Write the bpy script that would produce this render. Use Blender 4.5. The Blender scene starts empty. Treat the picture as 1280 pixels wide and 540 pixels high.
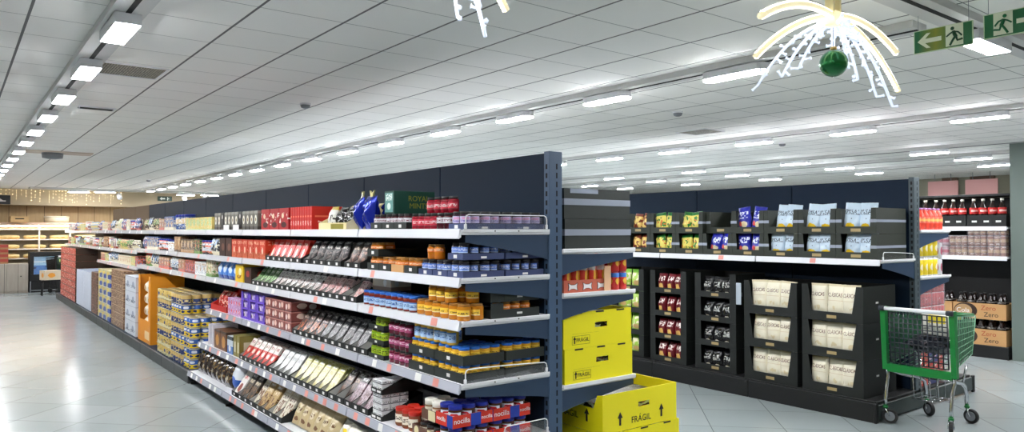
import bpy, bmesh, math, random
from mathutils import Vector, Matrix, noise
R = random.Random(7)
C = bpy.context.scene.collection
PI = math.pi

# ------------------------------------------------------------------ materials
def lin(c):
    o = []
    for v in c[:3]:
        v = v / 255.0
        o.append(v / 12.92 if v <= 0.04045 else ((v + 0.055) / 1.055) ** 2.4)
    return (o[0], o[1], o[2], 1.0)

def PM(name, rgb, rough=0.5, metal=0.0, emit=None, strength=0.0, trans=0.0, alpha=1.0, coat=0.0, spec=0.5):
    m = bpy.data.materials.new(name); m.use_nodes = True
    b = m.node_tree.nodes['Principled BSDF']
    b.inputs['Base Color'].default_value = lin(rgb)
    b.inputs['Roughness'].default_value = rough
    b.inputs['Metallic'].default_value = metal
    b.inputs['Transmission Weight'].default_value = trans
    b.inputs['Alpha'].default_value = alpha
    b.inputs['Coat Weight'].default_value = coat
    b.inputs['Specular IOR Level'].default_value = spec
    if emit is not None:
        b.inputs['Emission Color'].default_value = lin(emit)
        b.inputs['Emission Strength'].default_value = strength
    return m

class NT:
    """small helper around a node tree"""
    def __init__(s, m):
        s.t = m.node_tree; s.n = s.t.nodes; s.l = s.t.links
        s.b = s.n['Principled BSDF']
    def val(s, sock, v):
        if hasattr(v, 'is_output'): s.l.new(v, sock)
        else: sock.default_value = v
    def m(s, op, a, b=0.0, c=0.0):
        k = s.n.new('ShaderNodeMath'); k.operation = op
        s.val(k.inputs[0], a); s.val(k.inputs[1], b); s.val(k.inputs[2], c)
        return k.outputs[0]
    def mix(s, f, a, b):
        k = s.n.new('ShaderNodeMix'); k.data_type = 'RGBA'
        s.val(k.inputs[0], f); s.val(k.inputs[6], a); s.val(k.inputs[7], b)
        return k.outputs[2]
    def noise(s, vec, scale, detail=1.0):
        k = s.n.new('ShaderNodeTexNoise'); k.inputs['Scale'].default_value = scale
        k.inputs['Detail'].default_value = detail
        if vec is not None: s.l.new(vec, k.inputs['Vector'])
        return k.outputs['Fac']
    def comb(s, x, y, z):
        k = s.n.new('ShaderNodeCombineXYZ')
        s.val(k.inputs[0], x); s.val(k.inputs[1], y); s.val(k.inputs[2], z)
        return k.outputs[0]

def PR(name, base, layers=(), flat=False, rough=0.4, coat=0.0, metal=0.0):
    """printed packaging: bands, blobs, specks and rows of tiny print in the pack's own box coordinates"""
    m = PM(name, base, rough, metal=metal, coat=coat)
    t = NT(m)
    tc = t.n.new('ShaderNodeTexCoord'); sp = t.n.new('ShaderNodeSeparateXYZ')
    t.l.new(tc.outputs['Generated'], sp.inputs[0])
    x, y, z = sp.outputs
    u = y if flat else t.m('FRACT', t.m('ADD', t.m('MULTIPLY', x, 0.999), t.m('MULTIPLY', y, 0.999)))
    oi = t.n.new('ShaderNodeObjectInfo')
    rnd = t.m('MULTIPLY', oi.outputs['Random'], 9.0)
    vec = t.comb(u, z, rnd)
    col = lin(base)
    def rng(a, lo, hi): return t.m('MULTIPLY', t.m('GREATER_THAN', a, lo), t.m('LESS_THAN', a, hi))
    for L in layers:
        k = L[0]
        if k == 'band':                       # z0 z1 colour [u0 u1]
            f = rng(z, L[1], L[2])
            if len(L) > 4: f = t.m('MULTIPLY', f, rng(u, L[4], L[5]))
            c = L[3]
        elif k == 'blob':                     # cu cz ru rz colour
            a = t.m('POWER', t.m('ABSOLUTE', t.m('DIVIDE', t.m('SUBTRACT', u, L[1]), L[3])), 2.0)
            b = t.m('POWER', t.m('ABSOLUTE', t.m('DIVIDE', t.m('SUBTRACT', z, L[2]), L[4])), 2.0)
            s = t.m('ADD', t.m('ADD', a, b), t.m('MULTIPLY', t.noise(vec, 7.0), L[6] if len(L) > 6 else 0.0))
            f = t.m('LESS_THAN', s, 1.0); c = L[5]
        elif k == 'speck':                    # scale thr colour z0 z1
            f = t.m('MULTIPLY', t.m('GREATER_THAN', t.noise(vec, L[1], 2.0), L[2]), rng(z, L[4], L[5])); c = L[3]
        elif k == 'text':                     # z0 z1 colour u0 u1 density
            v2 = t.comb(t.m('MULTIPLY', u, L[6]), t.m('MULTIPLY', z, 9.0), rnd)
            f = t.m('MULTIPLY', t.m('MULTIPLY', rng(z, L[1], L[2]), rng(u, L[4], L[5])), t.m('GREATER_THAN', t.noise(v2, 1.0, 2.0), 0.5)); c = L[3]
        elif k == 'diag':                     # slope offset colour: u*slope+offset > z
            f = t.m('GREATER_THAN', t.m('ADD', t.m('MULTIPLY', u, L[1]), L[2]), z); c = L[3]
        col = t.mix(f, col, lin(c))
    t.val(t.b.inputs['Base Color'], col)
    return m

# ------------------------------------------------------------------ mesh building
class MB:
    def __init__(s): s.v = []; s.f = []; s.mi = []; s.sm = []
    def add(s, vs, fs, mi=0, sm=False):
        b = len(s.v); s.v.extend(vs)
        for f in fs:
            s.f.append(tuple(b + i for i in f)); s.mi.append(mi); s.sm.append(sm)
        return s
    def box(s, x0, x1, y0, y1, z0, z1, mi=0):
        v = [(x0,y0,z0),(x1,y0,z0),(x1,y1,z0),(x0,y1,z0),(x0,y0,z1),(x1,y0,z1),(x1,y1,z1),(x0,y1,z1)]
        return s.add(v, [(0,3,2,1),(4,5,6,7),(0,1,5,4),(1,2,6,5),(2,3,7,6),(3,0,4,7)], mi)
    def bev(s, x0, x1, y0, y1, z0, z1, r=0.004, mi=0, seg=1):
        bm = bmesh.new()
        vs = [bm.verts.new(p) for p in [(x0,y0,z0),(x1,y0,z0),(x1,y1,z0),(x0,y1,z0),(x0,y0,z1),(x1,y0,z1),(x1,y1,z1),(x0,y1,z1)]]
        for f in [(0,3,2,1),(4,5,6,7),(0,1,5,4),(1,2,6,5),(2,3,7,6),(3,0,4,7)]: bm.faces.new([vs[i] for i in f])
        bmesh.ops.bevel(bm, geom=bm.edges[:] , offset=r, segments=seg, affect='EDGES', profile=0.5)
        s.from_bm(bm, mi); return s
    def from_bm(s, bm, mi=0, sm=False):
        bm.verts.index_update()
        s.add([tuple(v.co) for v in bm.verts], [tuple(v.index for v in f.verts) for f in bm.faces], mi, sm); bm.free()
    def lathe(s, prof, n=14, cx=0, cy=0, cz=0, mi=0, cap0=True, cap1=True, a0=0.0, a1=2*PI):
        full = abs(a1 - a0 - 2*PI) < 1e-6
        m = n if full else n + 1
        vs = []
        for r, z in prof:
            for i in range(m):
                a = a0 + (a1 - a0) * i / n
                vs.append((cx + r*math.cos(a), cy + r*math.sin(a), cz + z))
        fs = []
        for j in range(len(prof)-1):
            for i in range(n):
                k = (i+1) % m
                fs.append((j*m+i, j*m+k, (j+1)*m+k, (j+1)*m+i))
        s.add(vs, fs, mi, True)
        b = len(s.v) - len(vs)
        if full and cap0: s.f.append(tuple(b+i for i in reversed(range(m)))); s.mi.append(mi); s.sm.append(False)
        if full and cap1: s.f.append(tuple(b+(len(prof)-1)*m+i for i in range(m))); s.mi.append(mi); s.sm.append(False)
        return s
    def tube(s, path, r, n=8, mi=0, closed=False, taper=None):
        P = [Vector(p) for p in path]; m = len(P); vs = []
        up = None
        for i, p in enumerate(P):
            if closed: t = (P[(i+1)%m] - P[i-1])
            else: t = (P[min(i+1, m-1)] - P[max(i-1, 0)])
            t.normalize()
            if up is None:
                up = Vector((0,0,1)) if abs(t.z) < 0.9 else Vector((1,0,0))
            a = t.cross(up); a.normalize(); b = a.cross(t); b.normalize(); up = b
            rr = r if taper is None else r * taper[i]
            for k in range(n):
                q = 2*PI*k/n
                vs.append(tuple(p + a*(rr*math.cos(q)) + b*(rr*math.sin(q))))
        fs = []
        for i in range(m if closed else m-1):
            j = (i+1) % m
            for k in range(n):
                l = (k+1) % n
                fs.append((i*n+k, j*n+k, j*n+l, i*n+l))
        if not closed:
            fs.append(tuple(range(n))); fs.append(tuple((m-1)*n+k for k in reversed(range(n))))
        return s.add(vs, fs, mi, True)
    def prism(s, poly, axis, a, b, mi=0):
        """extrude a 2-D polygon: axis 'x' takes (y,z), 'y' takes (x,z), 'z' takes (x,y)"""
        def pt(p, t):
            return (t, p[0], p[1]) if axis == 'x' else (p[0], t, p[1]) if axis == 'y' else (p[0], p[1], t)
        n = len(poly)
        vs = [pt(p, a) for p in poly] + [pt(p, b) for p in poly]
        fs = [tuple(range(n)), tuple(reversed(range(n, 2*n)))] + [(i, i+n, (i+1)%n+n, (i+1)%n) for i in range(n)]
        bm = bmesh.new()
        bv = [bm.verts.new(v) for v in vs]
        for f in fs: bm.faces.new([bv[i] for i in f])
        bmesh.ops.recalc_face_normals(bm, faces=bm.faces[:])
        s.from_bm(bm, mi); return s
    def shell(s, w, d, h, t=0.004, mi=0, mi_in=None, x=0, y=0, z=0):
        """open carton: w along y, d along x; h = wall height at (front, back)"""
        hf, hb = h
        mi_in = mi if mi_in is None else mi_in
        X0, X1, Y0, Y1 = x, x+d, y-w/2, y+w/2
        O = [(X0,Y0,z),(X1,Y0,z),(X1,Y1,z),(X0,Y1,z)]
        T = [(X0,Y0,z+hf),(X1,Y0,z+hb),(X1,Y1,z+hb),(X0,Y1,z+hf)]
        I = [(X0+t,Y0+t,z+hf),(X1-t,Y0+t,z+hb),(X1-t,Y1-t,z+hb),(X0+t,Y1-t,z+hf)]
        B = [(X0+t,Y0+t,z+t),(X1-t,Y0+t,z+t),(X1-t,Y1-t,z+t),(X0+t,Y1-t,z+t)]
        b = len(s.v)
        fs, ms = [(0,3,2,1)], [mi]
        for i in range(4):
            j = (i+1) % 4
            fs += [(i, j, 4+j, 4+i), (4+i, 4+j, 8+j, 8+i), (8+i, 8+j, 12+j, 12+i)]; ms += [mi, mi, mi_in]
        fs.append((12,13,14,15)); ms.append(mi_in)
        s.add(O+T+I+B, fs, mi)
        s.mi[-len(fs):] = ms
        return s
    def mesh(s, name, mats):
        me = bpy.data.meshes.new(name)
        me.from_pydata(s.v, [], s.f)
        for m in (mats if isinstance(mats, (list, tuple)) else [mats]): me.materials.append(m)
        me.polygons.foreach_set('material_index', s.mi)
        me.polygons.foreach_set('use_smooth', s.sm)
        me.update()
        return me

def mobj(name, me, parent=None, loc=None):
    o = bpy.data.objects.new(name, me); C.objects.link(o)
    if parent is not None: o.parent = parent
    if loc is not None: o.location = loc
    return o

LABELS = []
def tag(o, label, cat, group=None, kind=None):
    if label: o['label'] = label
    if cat: o['category'] = cat
    if group: o['group'] = group
    if kind: o['kind'] = kind
    if label:
        LABELS.append((label, group, o.name))
        if not 4 <= len(label.split()) <= 16: print('LABEL LENGTH', len(label.split()), label)
    return o

def thing(name, label, cat, loc=(0,0,0), rotz=0.0, group=None):
    o = bpy.data.objects.new(name, None); C.objects.link(o); o.empty_display_size = 0.05
    o.location = loc; o.rotation_euler = (0,0,rotz)
    return tag(o, label, cat, group)

def structure(name, me):
    o = mobj(name, me); o['kind'] = 'structure'; return o

class Kind:
    """one kind of thing; the first put() builds it, later ones copy the thing and each of its parts"""
    def __init__(s, name, cat, parts):
        s.name, s.cat, s.parts, s.first = name, cat, parts, None
    def put(s, loc, label, group=None, rot=(0,0,0), scale=None):
        if s.first is None:
            if len(s.parts) == 1 and len(s.parts[0]) == 2:
                o = mobj(s.name, s.parts[0][1])
            else:
                o = bpy.data.objects.new(s.name, None); C.objects.link(o); o.empty_display_size = 0.03
                for p in s.parts:
                    c = mobj(p[0], p[1], o)
                    for q in p[2:]: 
                        e = mobj(q[0], q[1], c)
                        if len(q) > 2: e['label'] = q[2]
            s.first = o
        else:
            o = s.first.copy(); C.objects.link(o)
            for k in ('group',):
                if k in o: del o[k]
            for ch in s.first.children:
                c = ch.copy(); C.objects.link(c); c.parent = o
                for g in ch.children:
                    e = g.copy(); C.objects.link(e); e.parent = c
        o.location = loc; o.rotation_euler = rot
        if scale: o.scale = scale
        return tag(o, label, s.cat, group)

ONES = 'zeroth first second third fourth fifth sixth seventh eighth ninth tenth eleventh twelfth thirteenth fourteenth fifteenth sixteenth seventeenth eighteenth nineteenth'.split()
TENS = {2:('twentieth','twenty'),3:('thirtieth','thirty'),4:('fortieth','forty'),5:('fiftieth','fifty'),6:('sixtieth','sixty'),7:('seventieth','seventy'),8:('eightieth','eighty'),9:('ninetieth','ninety')}
def nth(i):
    if i < 20: return ONES[i]
    return TENS[i//10][0] if i % 10 == 0 else TENS[i//10][1] + '-' + ONES[i%10]

def text_mesh(name, s, size, mat, extrude=0.0006, space=1.0, align='CENTER'):
    """lettering in the local x/y plane turned into a mesh, then stood up facing -X: reading along -Y"""
    cu = bpy.data.curves.new(name, 'FONT'); cu.body = s; cu.size = size; cu.extrude = extrude
    cu.align_x = align; cu.align_y = 'CENTER'; cu.space_character = space; cu.resolution_u = 3
    o = bpy.data.objects.new(name, cu); C.objects.link(o)
    dg = bpy.context.evaluated_depsgraph_get(); dg.update()
    me = bpy.data.meshes.new_from_object(o.evaluated_get(dg))
    bpy.data.objects.remove(o); bpy.data.curves.remove(cu)
    me.materials.clear(); me.materials.append(mat)
    return me

def stand(me, face='-x', at=(0,0,0), sx=1.0, fn=None):
    """turn lettering from the x/y plane onto a vertical face; fn maps (horizontal, vertical) to the depth of a curved front"""
    for v in me.vertices:
        a, b, d = v.co.x * sx, v.co.y, v.co.z
        if face == '-x':   # seen from -x the reader's right is -y
            v.co = (at[0] - d, at[1] - a, at[2] + b)
            if fn: v.co.x = fn(v.co.y, v.co.z) - 0.0012 - d
        else:              # '-y': seen from -y the reader's right is +x
            v.co = (at[0] + a, at[1] - d, at[2] + b)
    me.update()
    return me

# ------------------------------------------------------------------ shared materials
SLATE   = PM('slate_metal', (19, 36, 55), 0.55, spec=0.18)
UPRIGHT = PM('upright_metal', (68, 90, 118), 0.4)
SLOT    = PM('slot_black', (8, 9, 11), 0.8)
WHITE_M = PM('white_metal', (232, 233, 236), 0.35)
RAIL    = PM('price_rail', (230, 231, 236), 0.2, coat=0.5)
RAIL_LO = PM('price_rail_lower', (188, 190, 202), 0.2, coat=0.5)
TICKET  = PM('price_ticket', (226, 150, 138), 0.5)
TICKET_W= PM('price_ticket_white', (238, 236, 232), 0.5)
BLACK   = PM('black_board', (13, 14, 15), 0.55)
DARKCARD= PM('dark_card', (33, 39, 36), 0.6)
DARKCARD2= PM('dark_card_green', (40, 46, 38), 0.6)
GREYCARD= PM('grey_card', (176, 176, 172), 0.75)
BROWNCARD=PM('brown_card', (150, 116, 80), 0.8)
NAVYCARD= PM('navy_card', (58, 70, 112), 0.55)
KRAFT   = PM('kraft_card', (206, 158, 104), 0.7)
PLINTH  = PM('grey_plinth', (64, 68, 68), 0.45)
CLEAR   = PM('clear_acrylic', (236, 240, 244), 0.04, trans=0.92, alpha=0.22)
WIREW   = PM('white_wire', (240, 240, 242), 0.3)
FILM    = PM('stretch_film', (196, 204, 222), 0.12, alpha=0.55, coat=0.6)
YELLOW  = PM('yellow_card', (246, 232, 20), 0.5)
INK     = PM('black_ink', (24, 22, 18), 0.6)
CHROME  = PM('chrome', (206, 208, 212), 0.18, metal=1.0)
GREENPL = PM('green_plastic', (10, 118, 50), 0.35)
GREENWIRE=PM('green_wire', (116, 170, 136), 0.3)  # lightened wire green, its highlights put into the base colour
RUBBER  = PM('rubber', (24, 24, 25), 0.6)
GREYPL  = PM('grey_plastic', (120, 124, 130), 0.4)
GOLDTAG = PM('gold_tag', (172, 150, 104), 0.5)

# ------------------------------------------------------------------ room shell
RX0, RX1, RY0, RY1, CZ = -6.5, 17.2, -5.0, 24.8, 2.8
def ceiling_mat():
    m = PM('ceiling_tiles', (226, 226, 222), 0.85); t = NT(m)
    tc = t.n.new('ShaderNodeTexCoord'); sp = t.n.new('ShaderNodeSeparateXYZ')
    t.l.new(tc.outputs['Object'], sp.inputs[0]); x, y, z = sp.outputs
    a = t.m('DIVIDE', t.m('SUBTRACT', x, 0.31), 0.465); b = t.m('DIVIDE', t.m('SUBTRACT', y, 0.178), 0.4465)
    fx = t.m('ABSOLUTE', t.m('SUBTRACT', t.m('FRACT', a), 0.5)); fy = t.m('ABSOLUTE', t.m('SUBTRACT', t.m('FRACT', b), 0.5))
    lx = t.m('GREATER_THAN', fx, 0.5 - 0.0072 / 0.465); ly = t.m('GREATER_THAN', fy, 0.5 - 0.003 / 0.4465)
    cell = t.comb(t.m('FLOOR', a), t.m('FLOOR', b), 0.0)
    wn = t.n.new('ShaderNodeTexWhiteNoise'); t.l.new(cell, wn.inputs['Vector'])
    base = t.mix(wn.outputs['Value'], lin((246, 245, 240)), lin((250, 249, 245)))
    c = t.mix(ly, base, lin((150, 150, 148))); c = t.mix(lx, c, lin((112, 112, 112)))
    t.val(t.b.inputs['Base Color'], c); return m
def floor_mat():
    m = PM('polished_floor_tiles', (190, 194, 194), 0.14, spec=0.22); t = NT(m)
    tc = t.n.new('ShaderNodeTexCoord'); sp = t.n.new('ShaderNodeSeparateXYZ')
    t.l.new(tc.outputs['Object'], sp.inputs[0]); x, y, z = sp.outputs
    a = t.m('DIVIDE', t.m('SUBTRACT', t.m('MULTIPLY', t.m('SUBTRACT', y, x), 0.7071), 3.92), 0.597)
    b = t.m('DIVIDE', t.m('ADD', t.m('MULTIPLY', t.m('ADD', y, x), 0.7071), 0.2), 0.597)
    g = t.m('MAXIMUM', t.m('GREATER_THAN', t.m('ABSOLUTE', t.m('SUBTRACT', t.m('FRACT', a), 0.5)), 0.4945),
            t.m('GREATER_THAN', t.m('ABSOLUTE', t.m('SUBTRACT', t.m('FRACT', b), 0.5)), 0.4955))
    cell = t.comb(t.m('FLOOR', a), t.m('FLOOR', b), 0.0)
    wn = t.n.new('ShaderNodeTexWhiteNoise'); t.l.new(cell, wn.inputs['Vector'])
    nz = t.noise(tc.outputs['Object'], 2.2, 3.0)
    base = t.mix(t.m('ADD', t.m('MULTIPLY', wn.outputs['Value'], 0.5), t.m('MULTIPLY', nz, 0.5)), lin((140, 149, 151)), lin((156, 163, 164)))
    t.val(t.b.inputs['Base Color'], t.mix(g, base, lin((98, 104, 106))))
    t.val(t.b.inputs['Roughness'], t.m('ADD', t.m('MULTIPLY', t.noise(tc.outputs['Object'], 5.0, 3.0), 0.02), 0.17))
    return m
def wood_mat(name, c0, c1, plank=0.0, axis=0):
    m = PM(name, c0, 0.55); t = NT(m)
    tc = t.n.new('ShaderNodeTexCoord'); sp = t.n.new('ShaderNodeSeparateXYZ')
    t.l.new(tc.outputs['Object'], sp.inputs[0]); x, y, z = sp.outputs
    h = (x, y, z)[axis]
    v = t.comb(t.m('MULTIPLY', x, 9.0 if axis == 0 else 1.0), t.m('MULTIPLY', y, 9.0), t.m('MULTIPLY', z, 1.4 if axis == 0 else 9.0))
    col = t.mix(t.noise(v, 1.6, 4.0), lin(c0), lin(c1))
    if plank:
        k = t.m('DIVIDE', h, plank)
        wn = t.n.new('ShaderNodeTexWhiteNoise'); t.l.new(t.comb(t.m('FLOOR', k), 0.0, 0.0), wn.inputs['Vector'])
        col = t.mix(t.m('MULTIPLY', wn.outputs['Value'], 0.45), col, lin(c1))
        col = t.mix(t.m('GREATER_THAN', t.m('ABSOLUTE', t.m('SUBTRACT', t.m('FRACT', k), 0.5)), 0.485), col, lin(tuple(v * 0.45 for v in c1)))
    t.val(t.b.inputs['Base Color'], col); return m
WALLM = PM('wall_paint', (206, 198, 180), 0.8)
BEIGE = PM('soffit_paint', (186, 170, 142), 0.8)
WOODP = wood_mat('pale_wood_panel', (206, 178, 134), (170, 138, 92), 0.42, 0)
GREYWOOD = wood_mat('grey_wood', (176, 168, 156), (140, 132, 122), 0.30, 0)
structure('floor', MB().box(RX0, RX1, RY0, RY1, -0.1, 0).mesh('floor', floor_mat()))
structure('ceiling', MB().box(RX0, RX1, RY0, RY1, CZ, CZ+0.1).mesh('ceiling', ceiling_mat()))
structure('wall_left', MB().box(RX0-0.1, RX0, RY0, RY1, 0, CZ).mesh('wall_left', WALLM))
structure('wall_front', MB().box(RX0, RX1, RY0-0.1, RY0, 0, CZ).mesh('wall_front', WALLM))
structure('wall_right', MB().box(RX1, RX1+0.1, RY0, RY1, 0, CZ).mesh('wall_right', PM('wall_right_paint', (150, 146, 128), 0.8)))
structure('wall_back', MB().box(RX0, RX1, RY1, RY1+0.1, 0, CZ).mesh('wall_back', WOODP))
structure('trim_1', MB().box(RX0, RX1, 24.15, RY1, 2.36, CZ).mesh('trim_1', BEIGE))            # deep beige bulkhead over the bakery
structure('trim_2', MB().box(17.12, RX1, 5.9, 6.35, 0, CZ).box(17.12, RX1, 6.6, 6.9, 0, CZ).box(17.12, RX1, 5.35, 5.6, 0, CZ).mesh('trim_2', PM('brown_strip', (98, 76, 58), 0.6)))
structure('wall_column', MB().box(10.72, 11.4, 2.7, 3.515, 0, CZ).mesh('wall_column', PM('column_paint', (112, 124, 118), 0.55)))
structure('wall_duct', MB().box(6.35, 6.75, 23.7, 24.14, 2.36, CZ).mesh('wall_duct', PM('duct_grey', (176, 176, 174), 0.6)))

# ------------------------------------------------------------------ ceiling lights
LAMP = PM('lamp_diffuser', (255, 255, 255), 0.5, emit=(250, 252, 255), strength=62.0)
def lamp_kind(name, L, W):
    h = L/2; w = W/2
    body = MB().bev(-w, w, -h, h, 0.0032, 0.06, 0.003)
    dif = MB().bev(-w+0.006, w-0.006, -h+0.008, h-0.008, 0.0, 0.0030, 0.001)
    return Kind(name, 'ceiling light', [('housing', body.mesh('lamp_housing', WHITE_M)), ('diffuser', dif.mesh('lamp_diffuser', LAMP))])
def oval_kind(name, L, W):
    pts = []
    w, h = W/2, L/2 - W/2
    for i in range(9): a = PI*i/8; pts.append((w*math.cos(a), h + w*math.sin(a)))
    for i in range(9): a = PI + PI*i/8; pts.append((w*math.cos(a), -h + w*math.sin(a)))
    q = [(x*0.93, y*0.985) for x, y in pts]
    return Kind(name, 'ceiling light', [('housing', MB().prism(pts, 'z', 0.0072, 0.055).mesh('oval_housing', WHITE_M)),
                                        ('diffuser', MB().prism(q, 'z', 0.0, 0.007).mesh('oval_diffuser', LAMP))])
box_lamp = lamp_kind('ceiling_light', 0.48, 0.125)
oval_lamp = oval_kind('ceiling_light', 0.50, 0.13)
rows = [  # x, first y, step, count, lamp, words
    (0.70, 0.62, 1.245, 18, box_lamp, 'square-ended ceiling light over the open left aisle'),
    (4.22, 3.005, 1.2275, 16, oval_lamp, 'long ceiling light in the row behind the tall gondola'),
    (7.70, 0.32, 1.225, 12, oval_lamp, 'ceiling light in the row over the crisps gondola'),
    (10.60, 2.43, 2.0, 5, oval_lamp, 'ceiling light in the row just past the crisps gondola'),
    (11.95, 2.35, 2.04, 6, oval_lamp, 'ceiling light in the second row past the crisps gondola'),
    (13.40, 2.55, 2.05, 6, oval_lamp, 'ceiling light in the farthest row of small tubes'),
]
track_w = PM('track_white', (214, 214, 212), 0.5)
for x, y0, st, n, kd, words in rows:
    for i in range(n):
        kd.put((x, y0 + st*i, 2.70), f'{nth(i+1)} {words}', 'ceiling lights, ' + words.split(' in ')[-1].split(' over ')[-1], rot=(0, 0, 0))
    ya, yb = (y0 - 1.0 if x < 4 or x > 5 else y0 - 1.2), y0 + st*n - 0.4
    t = thing('lighting_track', 'white slotted lighting track carrying the ' + words.replace('square-ended ceiling light', 'square-ended lamps').replace('long ceiling light in', 'long lamps in').replace('ceiling light in', 'lamps in'), 'lighting track', (x, ya, 2.76))
    mobj('channel', MB().box(-0.085, 0.085, 0, yb-ya, 0.0, 0.0398).mesh('channel', track_w), t)
    mobj('slot', MB().box(-0.014, 0.012, 0.01, yb-ya-0.01, -0.003, -0.0002).mesh('slot', SLOT), t)

box_lamp.put((4.68, 1.655, 2.70), 'bright square-ended ceiling light behind the pair of hanging exit signs', rot=(0, 0, PI/2))
t = thing('lighting_track', 'white slotted cross track in the ceiling behind the hanging exit signs', 'lighting track', (1.6, 1.63, 2.76))
mobj('channel', MB().box(0, 5.4, -0.085, 0.085, 0.0, 0.0398).mesh('cross_channel', track_w), t)
mobj('slot', MB().box(0.01, 5.39, -0.03, -0.004, -0.003, -0.0002).mesh('cross_slot', SLOT), t)
for i, x in enumerate((2.75, 3.35, 5.5, 6.1)):
    oval_lamp.put((x, 23.1 if i % 2 == 0 else 22.8, 2.70), f'{nth(i+1)} of the crosswise ceiling lights just before the far beige bulkhead', 'crosswise ceiling lights', rot=(0, 0, PI/2))
t = thing('lighting_track', 'white cross track carrying the crosswise lights before the far bulkhead', 'lighting track', (1.6, 22.95, 2.76))
mobj('channel', MB().box(0, 5.2, -0.26, 0.26, 0.0, 0.0398).mesh('far_channel', track_w), t)
mobj('slot', MB().box(0.01, 5.19, -0.03, -0.004, -0.003, -0.0002).mesh('far_slot', SLOT), t)
# ------------------------------------------------------------------ ceiling fittings
perf = PM('perforated_steel', (150, 146, 132), 0.5); t_ = NT(perf)
vo = t_.n.new('ShaderNodeTexVoronoi'); vo.inputs['Scale'].default_value = 60.0; vo.inputs['Randomness'].default_value = 0.25
tc_ = t_.n.new('ShaderNodeTexCoord'); t_.l.new(tc_.outputs['Object'], vo.inputs['Vector'])
t_.val(t_.b.inputs['Base Color'], t_.mix(t_.m('LESS_THAN', vo.outputs['Distance'], 0.46), lin((168, 164, 148)), lin((52, 50, 44))))
grille = Kind('ceiling_vent', 'vent', [('perforated_panel', MB().box(-0.2, 0.2, -0.2, 0.2, 0.004, 0.0095).mesh('perforated_panel', perf)),
     ('frame', MB().box(-0.212, 0.212, -0.212, -0.2002, 0, 0.0095).box(-0.212, 0.212, 0.2002, 0.212, 0, 0.0095).box(-0.212, -0.2002, -0.2, 0.2, 0, 0.0095).box(0.2002, 0.212, -0.2, 0.2, 0, 0.0095).mesh('vent_frame', WHITE_M))])
grille.put((1.0, 5.79, 2.79), 'perforated grey ceiling vent beside the square-ended lamps')
grille.put((6.86, 5.36, 2.79), 'perforated ceiling vent above the crisps gondola', scale=(0.85, 1.0, 1))
sp = thing('ceiling_speaker', 'small dark slot fitting in the ceiling right of the square-ended lamps', 'speaker', (1.06, 7.75, 2.785))
mobj('grille', MB().box(-0.13, 0.13, -0.05, 0.05, 0, 0.0149).mesh('speaker_grille', SLOT), sp)
mobj('bezel', MB().box(-0.15, 0.15, -0.066, -0.052, 0.002, 0.0149).box(-0.15, 0.15, 0.052, 0.066, 0.002, 0.0149).mesh('speaker_bezel', WHITE_M), sp)
det = Kind('smoke_detector', 'smoke detector', [('base', MB().lathe([(0.05, 0.03), (0.05, 0.0449)], 16).mesh('det_base', WHITE_M)), ('head', MB().lathe([(0.02, 0.0), (0.038, 0.008), (0.045, 0.0298)], 16).mesh('det_head', GREYPL))])
for p, w in [((2.52, 6.35, 2.755), 'small round smoke detector above the coffee packs'), ((5.55, 4.60, 2.755), 'round smoke detector above the gap between both gondolas'),
             ((8.6, 5.4, 2.755), 'round smoke detector beyond the crisps gondola'), ((3.5, 18.0, 2.755), 'tiny round smoke detector near the far beige bulkhead')]:
    det.put(p, w)
pj = thing('ceiling_access_panel', 'pale hatch with a round speaker hanging under it near the square-ended lamps', 'ceiling hatch', (1.15, 12.5, 2.77))
mobj('hatch', MB().box(-0.4, 0.5, -0.18, 0.18, 0.012, 0.0295).mesh('hatch', PM('hatch_tan', (206, 190, 176), 0.6)), pj)
mobj('round_grille', MB().lathe([(0.05, -0.075), (0.13, -0.06), (0.14, 0.0118)], 18).mesh('round_grille', GREYPL), pj)
spot = Kind('spotlight', 'spotlight', [('stem', MB().tube([(0, 0, 0.0), (0, 0, 0.119)], 0.012).mesh('spot_stem', WHITE_M)), ('head', MB().tube([(0, -0.12, -0.09), (0, 0.05, 0.005)], 0.065, 14).mesh('spot_head', WHITE_M))])
for x, w in [(3.8, 'first small white ceiling spotlight before the beige bulkhead'), (5.55, 'second small white ceiling spotlight before the beige bulkhead'), (6.15, 'third small white ceiling spotlight, beside the grey duct')]:
    spot.put((x, 23.5, 2.68), w)

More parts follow.
